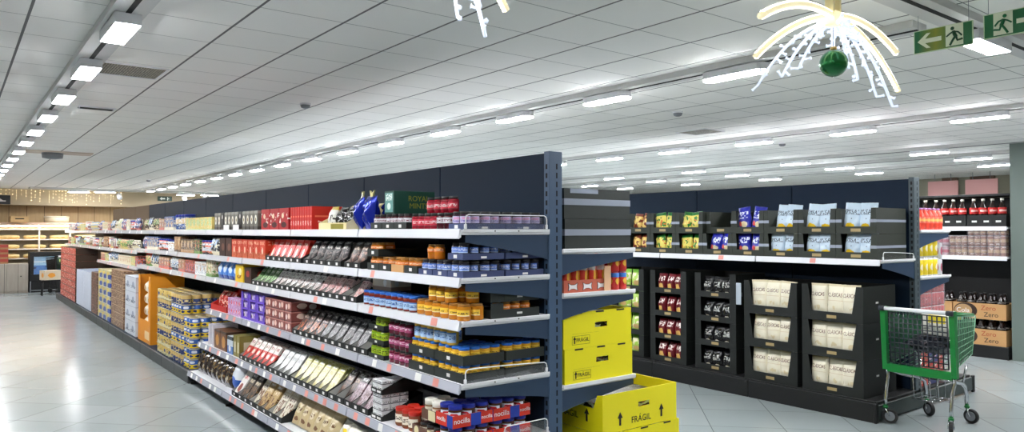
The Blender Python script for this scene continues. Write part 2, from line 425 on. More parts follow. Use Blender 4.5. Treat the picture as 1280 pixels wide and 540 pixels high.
# ------------------------------------------------------------------ hanging exit signs
def exit_sign(loc, arrow_left, label):
    """sign in the y/z plane facing -x, W wide, with running figure and arrow; local right for the reader is -y"""
    W, Hh = 0.275, 0.118
    t = thing('exit_sign', label, 'sign', loc)
    fr = MB().box(0, 0.008, -W/2, W/2, -Hh/2, Hh/2)
    mobj('plate', fr.mesh('sign_plate', PM('sign_border', (206, 226, 190), 0.4)), t)
    gm = PM('sign_green', (20, 110, 62), 0.35)
    if arrow_left:
        k = NT(gm); tc = k.n.new('ShaderNodeTexCoord'); s2 = k.n.new('ShaderNodeSeparateXYZ'); k.l.new(tc.outputs['Generated'], s2.inputs[0])
        bl = k.m('SUBTRACT', 1.0, k.m('MULTIPLY', k.m('ABSOLUTE', k.m('SUBTRACT', s2.outputs[1], 0.62)), 3.2))
        bl = k.m('MAXIMUM', k.m('MINIMUM', bl, 1.0), 0.0)
        k.val(k.b.inputs['Base Color'], k.mix(bl, lin((16, 104, 58)), lin((128, 140, 32))))
    mobj('green_face', MB().box(-0.0016, -0.0002, -W/2+0.004, W/2-0.004, -Hh/2+0.004, Hh/2-0.004).mesh('green_face', gm), t)
    pale = PM('sign_pale', (226, 236, 208), 0.4)
    s = 1 if arrow_left else -1           # +: the reader's left is +y
    ax = [(0.118, 0.0), (0.075, 0.038), (0.056, 0.038), (0.082, 0.011), (0.005, 0.011), (0.005, -0.011), (0.082, -0.011), (0.056, -0.038), (0.075, -0.038)]
    if not arrow_left: ax = [(0.125, 0.0), (0.085, 0.036), (0.066, 0.036), (0.088, 0.011), (0.0, 0.011), (0.0, -0.011), (0.088, -0.011), (0.066, -0.036), (0.085, -0.036)]
    mobj('arrow', MB().prism([(y*s, z) for y, z in ax], 'x', -0.003, -0.0018).mesh('arrow', pale), t)
    c = -0.055*s
    mobj('door_panel', MB().box(-0.003, -0.0018, c-0.04, c+0.04, -Hh/2+0.009, Hh/2-0.004).mesh('door_panel', pale), t)
    f = MB(); ink = gm if not arrow_left else PM('sign_dark_green', (16, 74, 42), 0.4)
    def limb(pts, r): f.tube([(-0.0038, c + p[0]*s, p[1]) for p in pts], r, 6)
    f.add([(-0.005, c + 0.008*s + 0.009*math.cos(a), 0.036 + 0.009*math.sin(a)) for a in [2*PI*i/12 for i in range(12)]], [tuple(range(12))])
    limb([(0.004, 0.022), (-0.002, 0.004), (-0.008, -0.008)], 0.0085)
    limb([(0.004, 0.02), (0.02, 0.012), (0.036, 0.0)], 0.004); limb([(0.002, 0.02), (-0.018, 0.014), (-0.03, 0.0), (-0.034, -0.006)], 0.0042)
    limb([(-0.004, -0.006), (0.008, -0.024), (0.02, -0.046)], 0.0055); limb([(-0.008, -0.006), (-0.014, -0.026), (-0.038, -0.022)], 0.0052)
    mobj('running_figure', f.mesh('running_figure', ink), t)
    wi = MB()
    for y in (-W/2+0.02, W/2-0.02): wi.tube([(0.004, y, Hh/2), (0.004, y, (2.7565 if 1.53 < loc[1]+y < 1.73 else CZ-0.0005)-loc[2])], 0.0012, 5)
    mobj('hanging_wire', wi.mesh('hanging_wire', GREYPL), t)
    return t
exit_sign((3.93, 1.573, 2.618), True, 'green hanging exit sign with a pale arrow and running figure, beside the ball')
exit_sign((3.93, 1.252, 2.628), False, 'green hanging exit sign whose figure runs left of a right-pointing arrow, near the column')
fs = thing('exit_sign', 'small green exit sign on the far beige bulkhead', 'sign', (5.15, 24.13, 2.63))
mobj('plate', MB().box(-0.2, 0.2, -0.02, 0.0195, -0.07, 0.07).mesh('far_plate', PM('sign_dark', (18, 60, 44), 0.4)), fs)
mobj('arrow', MB().prism([(-0.15, 0), (-0.09, 0.05), (-0.09, 0.02), (0.0, 0.02), (0.0, -0.02), (-0.09, -0.02), (-0.09, -0.05)], 'y', -0.026, -0.021).mesh('far_arrow', PM('sign_white', (240, 246, 236), 0.4)), fs)
mobj('running_figure', MB().box(0.06, 0.085, -0.026, -0.021, -0.05, 0.05).box(0.085, 0.12, -0.026, -0.021, -0.01, 0.015).mesh('far_fig', bpy.data.materials['sign_white']), fs)
hs = Kind('hanging_sign', 'sign', [('board', MB().box(-0.012, 0.012, -0.28, 0.28, 0, 0.34).mesh('pink_board', PM('pink_sign', (206, 150, 146), 0.5))),
        ('lower_board', MB().box(-0.012, 0.012, -0.2, 0.2, -0.52, -0.06).mesh('pink_low', PM('pink_sign_low', (168, 112, 108), 0.5))),
        ('hanger', MB().tube([(0, -0.15, 0.34), (0, -0.15, 0.48)], 0.005, 6).tube([(0, 0.15, 0.34), (0, 0.15, 0.48)], 0.005, 6).tube([(0, -0.1, -0.06), (0, -0.1, 0)], 0.005, 6).tube([(0, 0.1, -0.06), (0, 0.1, 0)], 0.005, 6).mesh('hanger', GREYPL))])
hs.put((15.8, 6.35, 2.31), 'pink hanging board above the bottle gondola, the one nearer the crisps gondola')
hs.put((15.8, 5.66, 2.31), 'pink hanging board above the bottle gondola, the one nearer the column')

# ------------------------------------------------------------------ christmas lights
def VW(lat, dep, z):
    """a place given by its distance ahead and to the side of the standpoint"""
    return Vector((lat*0.7934 + dep*0.6088, -lat*0.6088 + dep*0.7934, z))
ROPE = PM('warm_rope_light', (255, 244, 214), 0.3, emit=(255, 246, 220), strength=1.6)
ROPEC = PM('rope_tube', (236, 226, 192), 0.2, emit=(250, 236, 190), strength=0.26)
COOL = PM('cool_twig_light', (236, 242, 255), 0.3, emit=(214, 228, 255), strength=0.30)
def arc(hub, end, n=18, lift=0.0):
    """a springing arm: leaves the hub level and droops to its end"""
    out = []
    for i in range(n+1):
        q = i/n
        p = hub.lerp(end, q); p.z = hub.z + (end.z - hub.z)*q**2.1 + lift*math.sin(PI*q)
        out.append(p)
    return out
def light_tree(loc, arms, twigs, label):
    t = thing('hanging_light_decoration', label, 'christmas light', loc)
    for e in arms:
        p = [(v - loc) for v in arc(loc, e, 22)]
        r = MB().tube(p, 0.0135, 8)
        o = mobj('rope_light_arm', r.mesh('rope_light_arm', ROPEC), t)
        b = MB()
        for i in range(0, 40):
            q = i/40*22; k = int(q); v = p[k].lerp(p[min(k+1, 22)], q-k)
            b.bev(v.x-0.009, v.x+0.009, v.y-0.009, v.y+0.009, v.z-0.0165, v.z+0.0165, 0.004)
        mobj('led', b.mesh('rope_leds', ROPE), o)
    for e in twigs:
        p = [(v - loc) for v in arc(loc + Vector((0, 0, -0.03)), e, 16)]
        r = MB().tube(p, 0.0082, 6, taper=[1.25 - 0.5*i/16 for i in range(17)])
        o = mobj('light_branch', r.mesh('light_branch', COOL), t)
        b = MB()
        for i in range(3, 17):
            d = Vector((R.uniform(-1, 1), R.uniform(-1, 1), R.uniform(-0.6, 0.5))).normalized()
            q = p[i] + d*R.uniform(0.024, 0.042)
            b.tube([p[i], p[i].lerp(q, 0.8), q], 0.0048, 5, taper=[1, 1.1, 1.9])
        mobj('twig_fringe', b.mesh('light_twigs', COOL), o)
    hb = MB().bev(-0.03, 0.03, -0.03, 0.03, -0.045, 0.02, 0.006)
    mobj('hub', hb.mesh('hub', ROPEC), t)
    top = CZ - loc.z - 0.0005
    pl = MB().box(-0.035, -0.022, -0.02, 0.02, 0.0, top).box(0.022, 0.035, -0.02, 0.02, 0.0, top)
    mobj('hanging_strap', pl.mesh('hanging_strap', PM('cream_strap', (232, 222, 176), 0.5)), t)
    return t
hub = VW(1.475, 3.33, 2.635)
light_tree(hub, [VW(0.925, 2.70, 2.45), VW(1.12, 3.35, 2.45), VW(1.74, 3.28, 2.45), VW(2.02, 3.80, 2.38)],
    [VW(1.15, 3.4, 2.33), VW(1.30, 3.5, 2.39), VW(1.43, 3.62, 2.46), VW(1.50, 3.15, 2.47), VW(1.66, 3.75, 2.47), VW(1.715, 3.6, 2.40), VW(1.60, 3.45, 2.42), VW(1.755, 3.5, 2.295), VW(1.805, 3.45, 2.24)],
    'hanging fountain of warm rope lights and white twig lights, with the green ball under it')
hub2 = VW(-0.25, 2.35, 2.635)
light_tree(hub2, [VW(-0.02, 2.62, 2.445), VW(-0.75, 1.9, 2.47), VW(0.05, 1.8, 2.47)],
    [VW(-0.08, 2.187, 2.235), VW(-0.165, 2.21, 2.30), VW(-0.10, 2.30, 2.36), VW(-0.45, 2.1, 2.42), VW(-0.5, 2.5, 2.5)],
    'hanging twig lights cut off by the photo top, only their lowest tips showing')
bl = VW(1.475, 3.33, 2.418)
bt = thing('christmas_bauble', 'shiny green ball hanging from the fountain of lights', 'bauble', bl)
mobj('ball', MB().lathe([(0.001, -0.062)] + [(0.062*math.sin(PI*i/16), -0.062*math.cos(PI*i/16)) for i in range(1, 16)] + [(0.001, 0.062)], 28).mesh('ball', PM('green_bauble', (5, 112, 50), 0.26, metal=0.6, coat=0.6)), bt)
mobj('cap', MB().lathe([(0.014, 0.0585), (0.014, 0.074), (0.008, 0.076)], 12).mesh('cap', PM('gold_cap', (206, 176, 110), 0.3, metal=1.0)), bt)
mobj('string', MB().tube([(0, 0, 0.075), (0, 0, 0.165)], 0.0015, 5).mesh('string', GREYPL), bt)

# ------------------------------------------------------------------ the long gondola
BAY, Y0 = 1.26, 3.36
PX0, PX1 = 2.872, 2.958            # back panel
S1, S2, S3, S4, S5, SB = 1.655, 1.385, 1.145, 0.80, 0.445, 0.14
PTOP = 2.125
def shelf_part(parent, name, xf, xb, y0, y1, z, railmat, tickets, side=-1, seed=0):
    """a shelf board with its price rail along the front edge; side -1 faces -x"""
    x0, x1 = min(xf, xb), max(xf, xb)
    s = mobj(name, MB().bev(x0, x1, y0, y1, z-0.028, z-0.0006, 0.003).mesh('shelf_board', WHITE_M), parent)
    a = xf + side*0.002; b = xf + side*0.012; c = xf + side*0.022
    poly = [(a, z+0.004), (b, z+0.006), (c, z-0.046), (c-side*0.004, z-0.05), (a, z-0.04)]
    mobj('price_rail', MB().prism(poly, 'y', y0+0.003, y1-0.003).mesh('price_rail', railmat), s)
    rr = random.Random(seed)
    for i in range(tickets):
        yy = y0 + 0.06 + (y1-y0-0.16)*(i+rr.uniform(0.1, 0.9))/tickets
        w = rr.uniform(0.05, 0.075)
        tk = TICKET if rr.random() < 0.75 else TICKET_W
        q = [(b+side*0.0012, z+0.002), (c+side*0.0012, z-0.042), (c+side*0.0002, z-0.042), (b+side*0.0002, z+0.002)]
        mobj('price_ticket', MB().prism(q, 'y', yy, yy+w).mesh('price_ticket', tk), s)
    return s
def bracket_mesh(xf, xb, y, z, drop0=0.045, drop1=0.135, t=0.006):
    """tapered side bracket under a shelf end"""
    n = 8; poly = [(xf, z-0.03), (xb, z-0.03), (xb, z-0.03-drop1)]
    for i in range(1, n+1):
        q = i/n
        poly.append((xb + (xf-xb)*q, z-0.03 - (drop1 + (drop0-drop1)*q**0.8)))
    return MB().prism(poly, 'y', y, y+t).mesh('bracket', SLATE2)
SLATE2 = PM('bracket_blue', (44, 64, 90), 0.42)
BROWNPANEL = PM('brown_back_panel', (112, 88, 60), 0.7)
def upright_mesh(xa, xb, y, zt, mat):
    b = MB().bev(xa, xb, y, y+0.05, 0, zt, 0.003, 0)
    z = 0.10
    while z < zt - 0.06:
        b.box((xa+xb)/2+0.003, (xa+xb)/2+0.013, y-0.0012, y+0.001, z, z+0.034, 1)
        b.box(xa-0.0012, xa+0.001, y+0.016, y+0.032, z, z+0.03, 1)
        z += 0.055
    return b.mesh('upright', [mat, SLOT])
def upright_plain(xa, xb, y, zt):
    return MB().bev(xa, xb, y, y+0.05, 0, zt, 0.003).mesh('upright_inner', SLATE)

words = {0: 'jam and cocoa jars', 1: 'jam trays and dark chocolate packs', 2: 'chocolate packs and red cartons', 3: 'coffee packs and purple boxes',
         4: 'stacked blue and yellow tins', 5: 'stacked golden tins', 6: 'the orange display box', 7: 'white and brown cartons', 8: 'blue and yellow cartons'}
for k in range(14):
    y0, y1 = Y0 + BAY*k, Y0 + BAY*(k+1)
    wd = words.get(k, None)
    lab = f'{nth(k+1)} dark blue shelving bay of the long gondola' + (f', holding {wd}' if wd else ', towards the bakery wall')
    if k == 0: lab = 'dark blue end bay of the long gondola with the jam and cocoa jars'
    t = thing('shelving_bay', lab, 'shelving unit', (0, 0, 0), group='bays of the long gondola')
    brown = k >= 9
    pm = BROWNPANEL if brown else SLATE
    top = PTOP if k < 12 else 1.66
    mobj('back_panel', MB().bev(PX0, PX1, y0+(0.052 if k == 0 else 0.004), y1-0.004, 0.14, top, 0.004).mesh('back_panel', pm), t)
    if k == 0: mobj('upright', upright_mesh(2.862, 2.968, y0, PTOP+0.008, UPRIGHT), t)
    far6 = k >= 4
    # shelves on the left side
    lv = [('S1', S1)]
    if k < 7: lv += [('S2', S2), ('S3', S3)]
    else: lv += [('S2', 1.345)] + ([('S3', 1.10)] if k < 10 else [])
    if k < 4: lv += [('S4', S4), ('S5', S5), ('SB', SB)]
    for nm, z in lv:
        xf = {'S5': 2.15, 'SB': 2.05}.get(nm, 2.23)
        low = nm in ('S4', 'S5', 'SB')
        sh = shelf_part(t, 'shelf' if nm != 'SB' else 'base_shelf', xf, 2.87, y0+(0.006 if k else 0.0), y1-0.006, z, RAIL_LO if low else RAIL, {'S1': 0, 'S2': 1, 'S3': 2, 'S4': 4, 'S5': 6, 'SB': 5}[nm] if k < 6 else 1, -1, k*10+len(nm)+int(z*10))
        if k == 0 and nm != 'SB':
            mobj('bracket', bracket_mesh(xf+0.03, 2.862, y0+0.006, z, 0.04, 0.12 if nm != 'S1' else 0.15), t)
            mobj('end_trim', MB().bev(xf+0.004, 2.862, y0-0.008, y0-0.0005, z-0.016, z+0.004, 0.002).mesh('end_trim', WHITE_M), sh)
            for q in (0.35, 0.62):
                x = xf + (2.862-xf)*q
                mobj('screw', MB().tube([(x, y0-0.0115, z-0.006), (x, y0-0.0082, z-0.006)], 0.004, 8).mesh('screw', SLOT), sh)
    if k < 4:
        mobj('kick_plate', MB().box(2.16, 2.18, y0, y1-0.004, 0.0, 0.111).mesh('kick_plate', BLACK), t)
        mobj('foot', MB().prism([(2.06, 0.0), (2.16, 0.0), (2.16, 0.11), (2.09, 0.11), (2.09, 0.02), (2.06, 0.02)], 'y', y1-0.05, y1-0.03).mesh('foot', BLACK), t)
    else:
        mobj('plinth', MB().bev(2.04, 2.06, y0+0.004, y0+BAY/2-0.003, 0.0, 0.135, 0.003).bev(2.04, 2.06, y0+BAY/2+0.003, y1-0.004, 0.0, 0.135, 0.003).mesh('plinth', PLINTH), t)
        mobj('base_shelf', MB().bev(2.062, 2.87, y0+0.004, y1-0.004, 0.112, 0.1392, 0.003).mesh('base_board', SLATE), t)
    # shelves on the hidden side (only the end shows)
    if k < 6:
        for z in (1.535, 1.262, 0.70):
            sh = mobj('shelf', MB().bev(2.96, 3.615, y0+(0.0 if k == 0 else 0.005), y1-0.005, z-0.028, z-0.0006, 0.003).mesh('shelf_board', WHITE_M), t)
            if k == 0:
                mobj('bracket', bracket_mesh(3.6, 2.97, y0+0.006, z, 0.035, 0.13), t)
                mobj('end_trim', MB().bev(2.97, 3.61, y0-0.008, y0-0.0005, z-0.02, z+0.004, 0.002).mesh('end_trim', WHITE_M), sh)
        mobj('base_shelf', MB().bev(2.96, 3.66, y0, y1-0.005, 0.11, 0.1394, 0.003).mesh('shelf_board', SLATE), t)
        mobj('kick_plate', MB().box(3.60, 3.62, y0, y1-0.004, 0.0, 0.109).mesh('kick_plate', BLACK), t)
g_ = thing('shelf_side_guard', 'clear guard with white wire rim on the end of the top shelf', 'shelf guard', (2.25, 3.352, S1))
def guard(t, x1, h, dip=0.0):
    p = [(0.0, 0, 0.006), (0.0, 0, h-0.02), (0.006, 0, h-0.006), (0.02, 0, h)]
    n = 10
    p += [(0.02 + (x1-0.04)*i/n, 0, h - dip*(i/n)**1.5) for i in range(1, n+1)]
    p += [(x1-0.005, 0, h-dip-0.008), (x1, 0, h-dip-0.022), (x1, 0, 0.006)]
    mobj('wire_rim', MB().tube(p, 0.0035, 6).mesh('wire_rim', WIREW), t)
    mobj('clear_panel', MB().box(0.006, x1-0.006, -0.001, 0.001, 0.006, h-dip-0.012).mesh('clear_panel', CLEAR), t)
    for q in (0.0, x1): mobj('clip', MB().bev(q-0.008, q+0.008, -0.0035, 0.007, 0.005, 0.032, 0.002).mesh('clip', WIREW), t)
guard(g_, 0.585, 0.085)
g_ = thing('shelf_side_guard', 'low clear guard with wire rim on the end of the fourth shelf', 'shelf guard', (2.25, 3.352, S4)); guard(g_, 0.585, 0.085, 0.02)
g_ = thing('shelf_side_guard', 'low clear guard with wire rim beside the red and blue cocoa jars', 'shelf guard', (2.52, 3.352, S5)); guard(g_, 0.32, 0.085, 0.0)

# ------------------------------------------------------------------ packaged goods: the kinds
def jar_kind(name, r, h, body, lid, label, z0=0.22, z1=0.66, lid_h=0.16, lid_r=0.86, shoulder=0.8, cat='jar', n=14):
    lz = h*(1-lid_h)
    b = MB().lathe([(r*0.88, 0), (r, h*0.06), (r, h*shoulder*0.92), (r*0.97, h*shoulder), (r*lid_r*0.93, lz)], n)
    l = MB().lathe([(r*lid_r*0.96, lz+0.0002), (r*lid_r, lz+0.0012), (r*lid_r, h-0.002), (r*lid_r*0.95, h)], n)
    k = MB().lathe([(r+0.0009, h*z0), (r+0.0009, h*z1)], n, cap0=False, cap1=False, a0=math.radians(160), a1=math.radians(278))
    return Kind(name, cat, [('glass_body', b.mesh(name+'_body', body)), ('lid', l.mesh(name+'_lid', lid)), ('label', k.mesh(name+'_label', label))])
def box_kind(name, cat, w, d, h, mat, r=0.002):
    return Kind(name, cat, [(name, MB().bev(0, d, -w/2, w/2, 0, h, r).mesh(name, mat))])
def pillow(w, h, t, seed=0, nu=12, nv=14, foot=False, wr=0.16):
    """a filled bag: crimped flat seams above and below, bulging between, creased"""
    hw, hh = w/2, h
    o = Vector((seed*3.7, seed*1.3, 0.0))
    def thick(y, z):
        u = min(1.0, abs(y)/hw); q = min(1.0, max(0.0, z/h))
        e = max(0.0, (1 - u**3.0))**0.55
        if foot: f = (1 - q**2.2)**0.8 if q < 1 else 0
        else: f = max(0.0, math.sin(PI*min(1, max(0, (q-0.05)/0.9))))**0.5
        c = noise.noise(Vector((y*26, z*22, 0)) + o)*wr + noise.noise(Vector((y*60, z*46, 5)) + o)*wr*0.5
        return t*0.5*max(0.03, e*f*(1+c))
    vs, fs = [], []
    for s in (-1, 1):
        for j in range(nv+1):
            for i in range(nu+1):
                y = -hw + w*i/nu; z = h*j/nv
                pinch = 1 - 0.05*math.sin(PI*j/nv)
                vs.append((s*thick(y, z) - (0.0 if not foot else 0.0), y*pinch, z + (0.004*abs(noise.noise(Vector((y*30, seed, 1))))*(1 if j == 0 else -1) if j in (0, nv) else 0)))
    N = (nu+1)*(nv+1)
    for j in range(nv):
        for i in range(nu):
            a = j*(nu+1)+i; q = (a, a+1, a+nu+2, a+nu+1)
            fs.append(tuple(reversed(q))); fs.append(tuple(N+k for k in q))
    ring = [i for i in range(nu+1)] + [j*(nu+1)+nu for j in range(1, nv+1)] + [nv*(nu+1)+i for i in range(nu-1, -1, -1)] + [j*(nu+1) for j in range(nv-1, 0, -1)]
    for a, b in zip(ring, ring[1:]+ring[:1]): fs.append((a, b, N+b, N+a))
    m = MB().add(vs, fs, 0, True)
    return m, (lambda y, z: -thick(y/(1-0.05*math.sin(PI*min(1, max(0, z/h)))), z))
def bag_kind(name, cat, w, h, t, mat, seed=0, foot=False, texts=(), wr=0.16):
    """texts: (string, size, material, y, z, squeeze)"""
    m, fn = pillow(w, h, t, seed, foot=foot, wr=wr)
    parts = [('pouch', m.mesh(name+'_pouch', mat))]
    for s, size, tm, y, z, sx in texts:
        me = stand(text_mesh(name+'_lettering', s, size, tm, 0.0003), '-x', (0, y, z), sx, fn)
        parts.append(('lettering', me))
    return Kind(name, cat, parts if len(parts) > 1 else [(name, parts[0][1])])
def tray_kind(name, w, d, hf, hb, mat, mat_in=None, square=True, sq=(0.034, 0.02), two=False, sidesq=False):
    b = MB().shell(w, d, (hf, hb), 0.004, 0, 1)
    parts = [('carton', b.mesh(name+'_carton', [mat, mat_in or mat]))]
    if square:
        k = MB()
        for yc in ([0] if not two else [-w/4, w/4]):
            k.box(-0.0012, -0.0002, yc-sq[0]/2, yc+sq[0]/2, hf*0.5-sq[1]/2, hf*0.5+sq[1]/2)
        if sidesq: k.box(d*0.5-0.02, d*0.5+0.02, -w/2-0.0012, -w/2-0.0002, hf*0.35-0.006, hf*0.35+0.006)
        parts.append(('price_square', k.mesh(name+'_square', TICKET_W)))
    return Kind(name, 'display tray', parts)

def glass(name, rgb): return PM(name, rgb, 0.12, coat=0.35, spec=0.35)
LIDBLK = PM('black_lid', (34, 32, 34), 0.35); LIDBLUE = PM('blue_lid', (34, 104, 196), 0.35); LIDGOLD = PM('gold_lid', (168, 120, 54), 0.35, metal=0.4)
LIDWH = PM('white_lid', (238, 234, 222), 0.4); LIDRED = PM('red_lid', (206, 44, 30), 0.4); LIDNAVY = PM('navy_lid', (26, 42, 150), 0.35)
SQ1 = ((0.034, 0.02),)

def LB(s):
    n = len(s.replace('-', ' ').split())
    if len(s.split()) > 16 or len(s.split()) < 4: print('LABEL LENGTH', len(s.split()), s)
    return s

def jar_grid(kd, xs, ys, z, desc, group, layer='', skip=(), jit=0.0008):
    for ix, x in enumerate(xs):
        for iy, y in enumerate(ys):
            if (ix, iy) in skip: continue
            w = f'{desc}, {nth(iy+1)} along, {nth(ix+1)} deep' if len(xs) > 1 else f'{desc}, {nth(iy+1)} along'
            if layer: w += ', ' + layer
            kd.put((x + R.uniform(-jit, jit)*0.5, y + R.uniform(-jit, jit)*0.5, z), LB(w), group, rot=(0, 0, R.uniform(-0.35, 0.35)))
def span(a, n, st): return [a + st*i for i in range(n)]

# --------------------------------------------------------------- top shelf, near end
lab_lilac = PR('label_lilac', (206, 196, 232), [('text', 0.2, 0.5, (120, 96, 180), 0.1, 0.9, 22), ('blob', 0.5, 0.7, 0.3, 0.2, (226, 160, 200), 0.3)], rough=0.5)
lab_white = PR('label_white', (226, 222, 228), [('text', 0.3, 0.7, (120, 40, 60), 0.1, 0.9, 20)], rough=0.5)
lab_red = PR('label_red', (206, 36, 62), [('text', 0.35, 0.75, (250, 226, 226), 0.15, 0.85, 18), ('band', 0.0, 0.12, (120, 14, 30))], rough=0.5)
lab_blue = PR('label_blue', (84, 126, 216), [('text', 0.35, 0.8, (232, 238, 252), 0.05, 0.95, 16), ('band', 0.0, 0.2, (190, 208, 244))], rough=0.5)
lab_orange = PR('label_orange', (232, 130, 46), [('text', 0.35, 0.8, (252, 232, 196), 0.1, 0.9, 16)], rough=0.5)
lab_yellow = PR('label_yellow', (246, 204, 60), [('text', 0.3, 0.6, (110, 70, 20), 0.1, 0.9, 16), ('band', 0.0, 0.15, (250, 236, 180))], rough=0.5)
lab_sky = PR('label_sky', (176, 206, 236), [('text', 0.3, 0.7, (40, 86, 160), 0.08, 0.92, 16), ('band', 0.86, 1.0, (70, 130, 200)), ('blob', 0.25, 0.4, 0.16, 0.3, (236, 240, 248), 0.2)], rough=0.5)
lab_cream = PR('label_cream', (236, 226, 206), [('text', 0.4, 0.75, (70, 40, 24), 0.1, 0.9, 18), ('band', 0.0, 0.2, (120, 70, 30))], rough=0.5)
lab_pink = PR('label_pink', (176, 66, 116), [('text', 0.4, 0.8, (250, 230, 240), 0.1, 0.9, 18)], rough=0.5)
lab_lime = PR('label_lime', (168, 194, 34), [('text', 0.35, 0.75, (60, 80, 10), 0.1, 0.9, 18), ('band', 0.86, 1.0, (120, 170, 20))], rough=0.5)
J_lilac = jar_kind('jam_jar', 0.0333, 0.10, glass('plum_jam', (58, 30, 52)), LIDBLK, lab_lilac, 0.34, 0.73)
J_jam = jar_kind('jam_jar', 0.0333, 0.10, glass('dark_jam', (70, 16, 26)), LIDBLK, lab_white, 0.4, 0.72)
J_red = jar_kind('jam_jar', 0.0333, 0.10, glass('red_jam', (150, 20, 40)), LIDBLK, lab_red)
T_navy = tray_kind('display_tray', 0.155, 0.285, 0.036, 0.036, NAVYCARD, None, True, sidesq=True)
T_dark = tray_kind('display_tray', 0.158, 0.30, 0.05, 0.05, DARKCARD, None, True)
T_kraft = tray_kind('display_tray', 0.158, 0.30, 0.05, 0.05, KRAFT, None, False)
for i, x in enumerate((2.258, 2.556)):
    T_navy.put((x, 3.459, S1), LB(f'navy tray of lilac-labelled jars on top shelf, ' + ('at the shelf front' if i == 0 else 'against the back panel')), 'navy trays')
    jar_grid(J_lilac, span(x+0.038, 4, 0.0695), span(3.424, 2, 0.07), S1+0.0045, 'lilac-labelled jam jar ' + ('at the shelf front' if i == 0 else 'against the back panel'), 'lilac-labelled jam jars')
jar_grid(J_jam, [2.285, 2.357], span(3.575, 2, 0.073), S1, 'dark jam jar beside the lilac-labelled jars', 'dark jam jars')
jar_grid(J_red, [2.285, 2.357], span(3.722, 4, 0.073), S1, 'red-labelled jam jar on the top shelf', 'red-labelled jam jars')
jar_grid(J_red, [2.357], span(3.64, 4, 0.08), S1+0.1005, 'red-labelled jam jar stacked above the others', 'red-labelled jam jars')
for i, y in enumerate((4.10, 4.265, 4.43)):
    T_dark.put((2.252, y, S1), LB(f'dark tray of jam jars on the top shelf, {nth(i+1)} from the red-labelled jars'), 'dark jam trays')
    jar_grid(J_jam, [2.295, 2.367], [y-0.036, y+0.036], S1+0.0045, f'dark jam jar in the {nth(i+1)} jam tray of the top shelf', 'dark jam jars')
# mint box lying on the jam jars
mint_green = PM('mint_green', (16, 70, 58), 0.5)
mb = thing('mint_box', 'long dark green box with gold ROYAL MINTS lettering lying on the jam jars', 'box', (2.27, 4.215, S1+0.1055))
mobj('carton', MB().bev(0, 0.31, 0, 0.13, 0, 0.15, 0.003).mesh('mint_carton', mint_green), mb)
gold_ink = PM('gold_ink', (150, 150, 50), 0.5)
for s, z in (('ROYAL', 0.1), ('MINTS', 0.052)):
    mobj('lettering', stand(text_mesh('mint_text', s, 0.05, gold_ink), '-y', (0.185, -0.0008, z)), mb)
mobj('front_panel', MB().box(-0.0015, -0.0003, 0.012, 0.118, 0.012, 0.138).mesh('mint_front', PR('mint_front', (96, 150, 144), [('text', 0.6, 0.95, (236, 246, 240), 0.1, 0.9, 12), ('blob', 0.5, 0.3, 0.25, 0.2, (226, 240, 232), 0.4)])), mb)
# foil bags
B_foil = bag_kind('candy_bag', 'sweet bag', 0.15, 0.24, 0.10, PM('blue_foil', (26, 48, 176), 0.18, metal=0.55, coat=0.5), 3, wr=0.5)
tie = MB().prism([(-0.03, 0), (0.03, 0), (0.018, 0.02), (0.034, 0.055), (0.0, 0.034), (-0.034, 0.055), (-0.018, 0.02)], 'x', -0.006, 0.006)
B_foil = Kind('candy_bag', 'sweet bag', [('pouch', B_foil.parts[0][1]), ('bow', tie.mesh('gold_bow', PM('gold_foil', (196, 186, 120), 0.3, metal=0.6)))])
for i, (x, y) in enumerate(((2.31, 4.63), (2.45, 4.62), (2.32, 4.80))):
    o = B_foil.put((x, y, S1), LB(['blue foil sweet bag at the shelf front next to the mint box', 'blue foil sweet bag behind the front one next to the mint box', 'blue foil sweet bag nearest the cream display carton'][i]), 'blue foil bags', rot=(0, 0.06, R.uniform(-0.3, 0.3)))
for o in list(C.objects):
    if o.name.startswith('bow'): o.location = (0, 0, 0.222)
# cream display carton
CREAM = PM('cream_card', (236, 222, 168), 0.6)
cd = thing('display_carton', 'cream display carton with high back holding white and black sweet bags', 'display carton', (2.26, 5.16, S1))
mobj('carton', MB().shell(0.50, 0.30, (0.055, 0.20), 0.005).mesh('cream_carton', CREAM), cd)
mobj('front_label', MB().box(-0.0014, -0.0003, -0.2, 0.02, 0.008, 0.046).mesh('olive_label', PM('olive_label', (150, 138, 40), 0.5)), cd)
B_blk = bag_kind('candy_bag', 'sweet bag', 0.15, 0.17, 0.09, PR('black_bag', (26, 26, 28), [('speck', 9, 0.62, (196, 196, 190), 0, 1)], flat=True, rough=0.2, coat=0.4), 5, wr=0.5)
B_wht = bag_kind('candy_bag', 'sweet bag', 0.12, 0.18, 0.07, PR('white_bag', (232, 230, 222), [('speck', 5, 0.6, (60, 56, 50), 0.2, 0.6), ('band', 0.84, 1, (210, 180, 60))], flat=True, rough=0.3), 6, wr=0.3)
for i, y in enumerate((5.00, 5.155)): B_blk.put((2.335, y, S1+0.0055), LB(f'glossy black sweet bag in the cream carton, the {nth(i+1)} along'), 'black sweet bags', rot=(0, 0.2, 0))
B_wht.put((2.325, 5.315, S1+0.0055), 'white sweet bag in the cream carton beside the black bags', rot=(0, 0.2, 0))
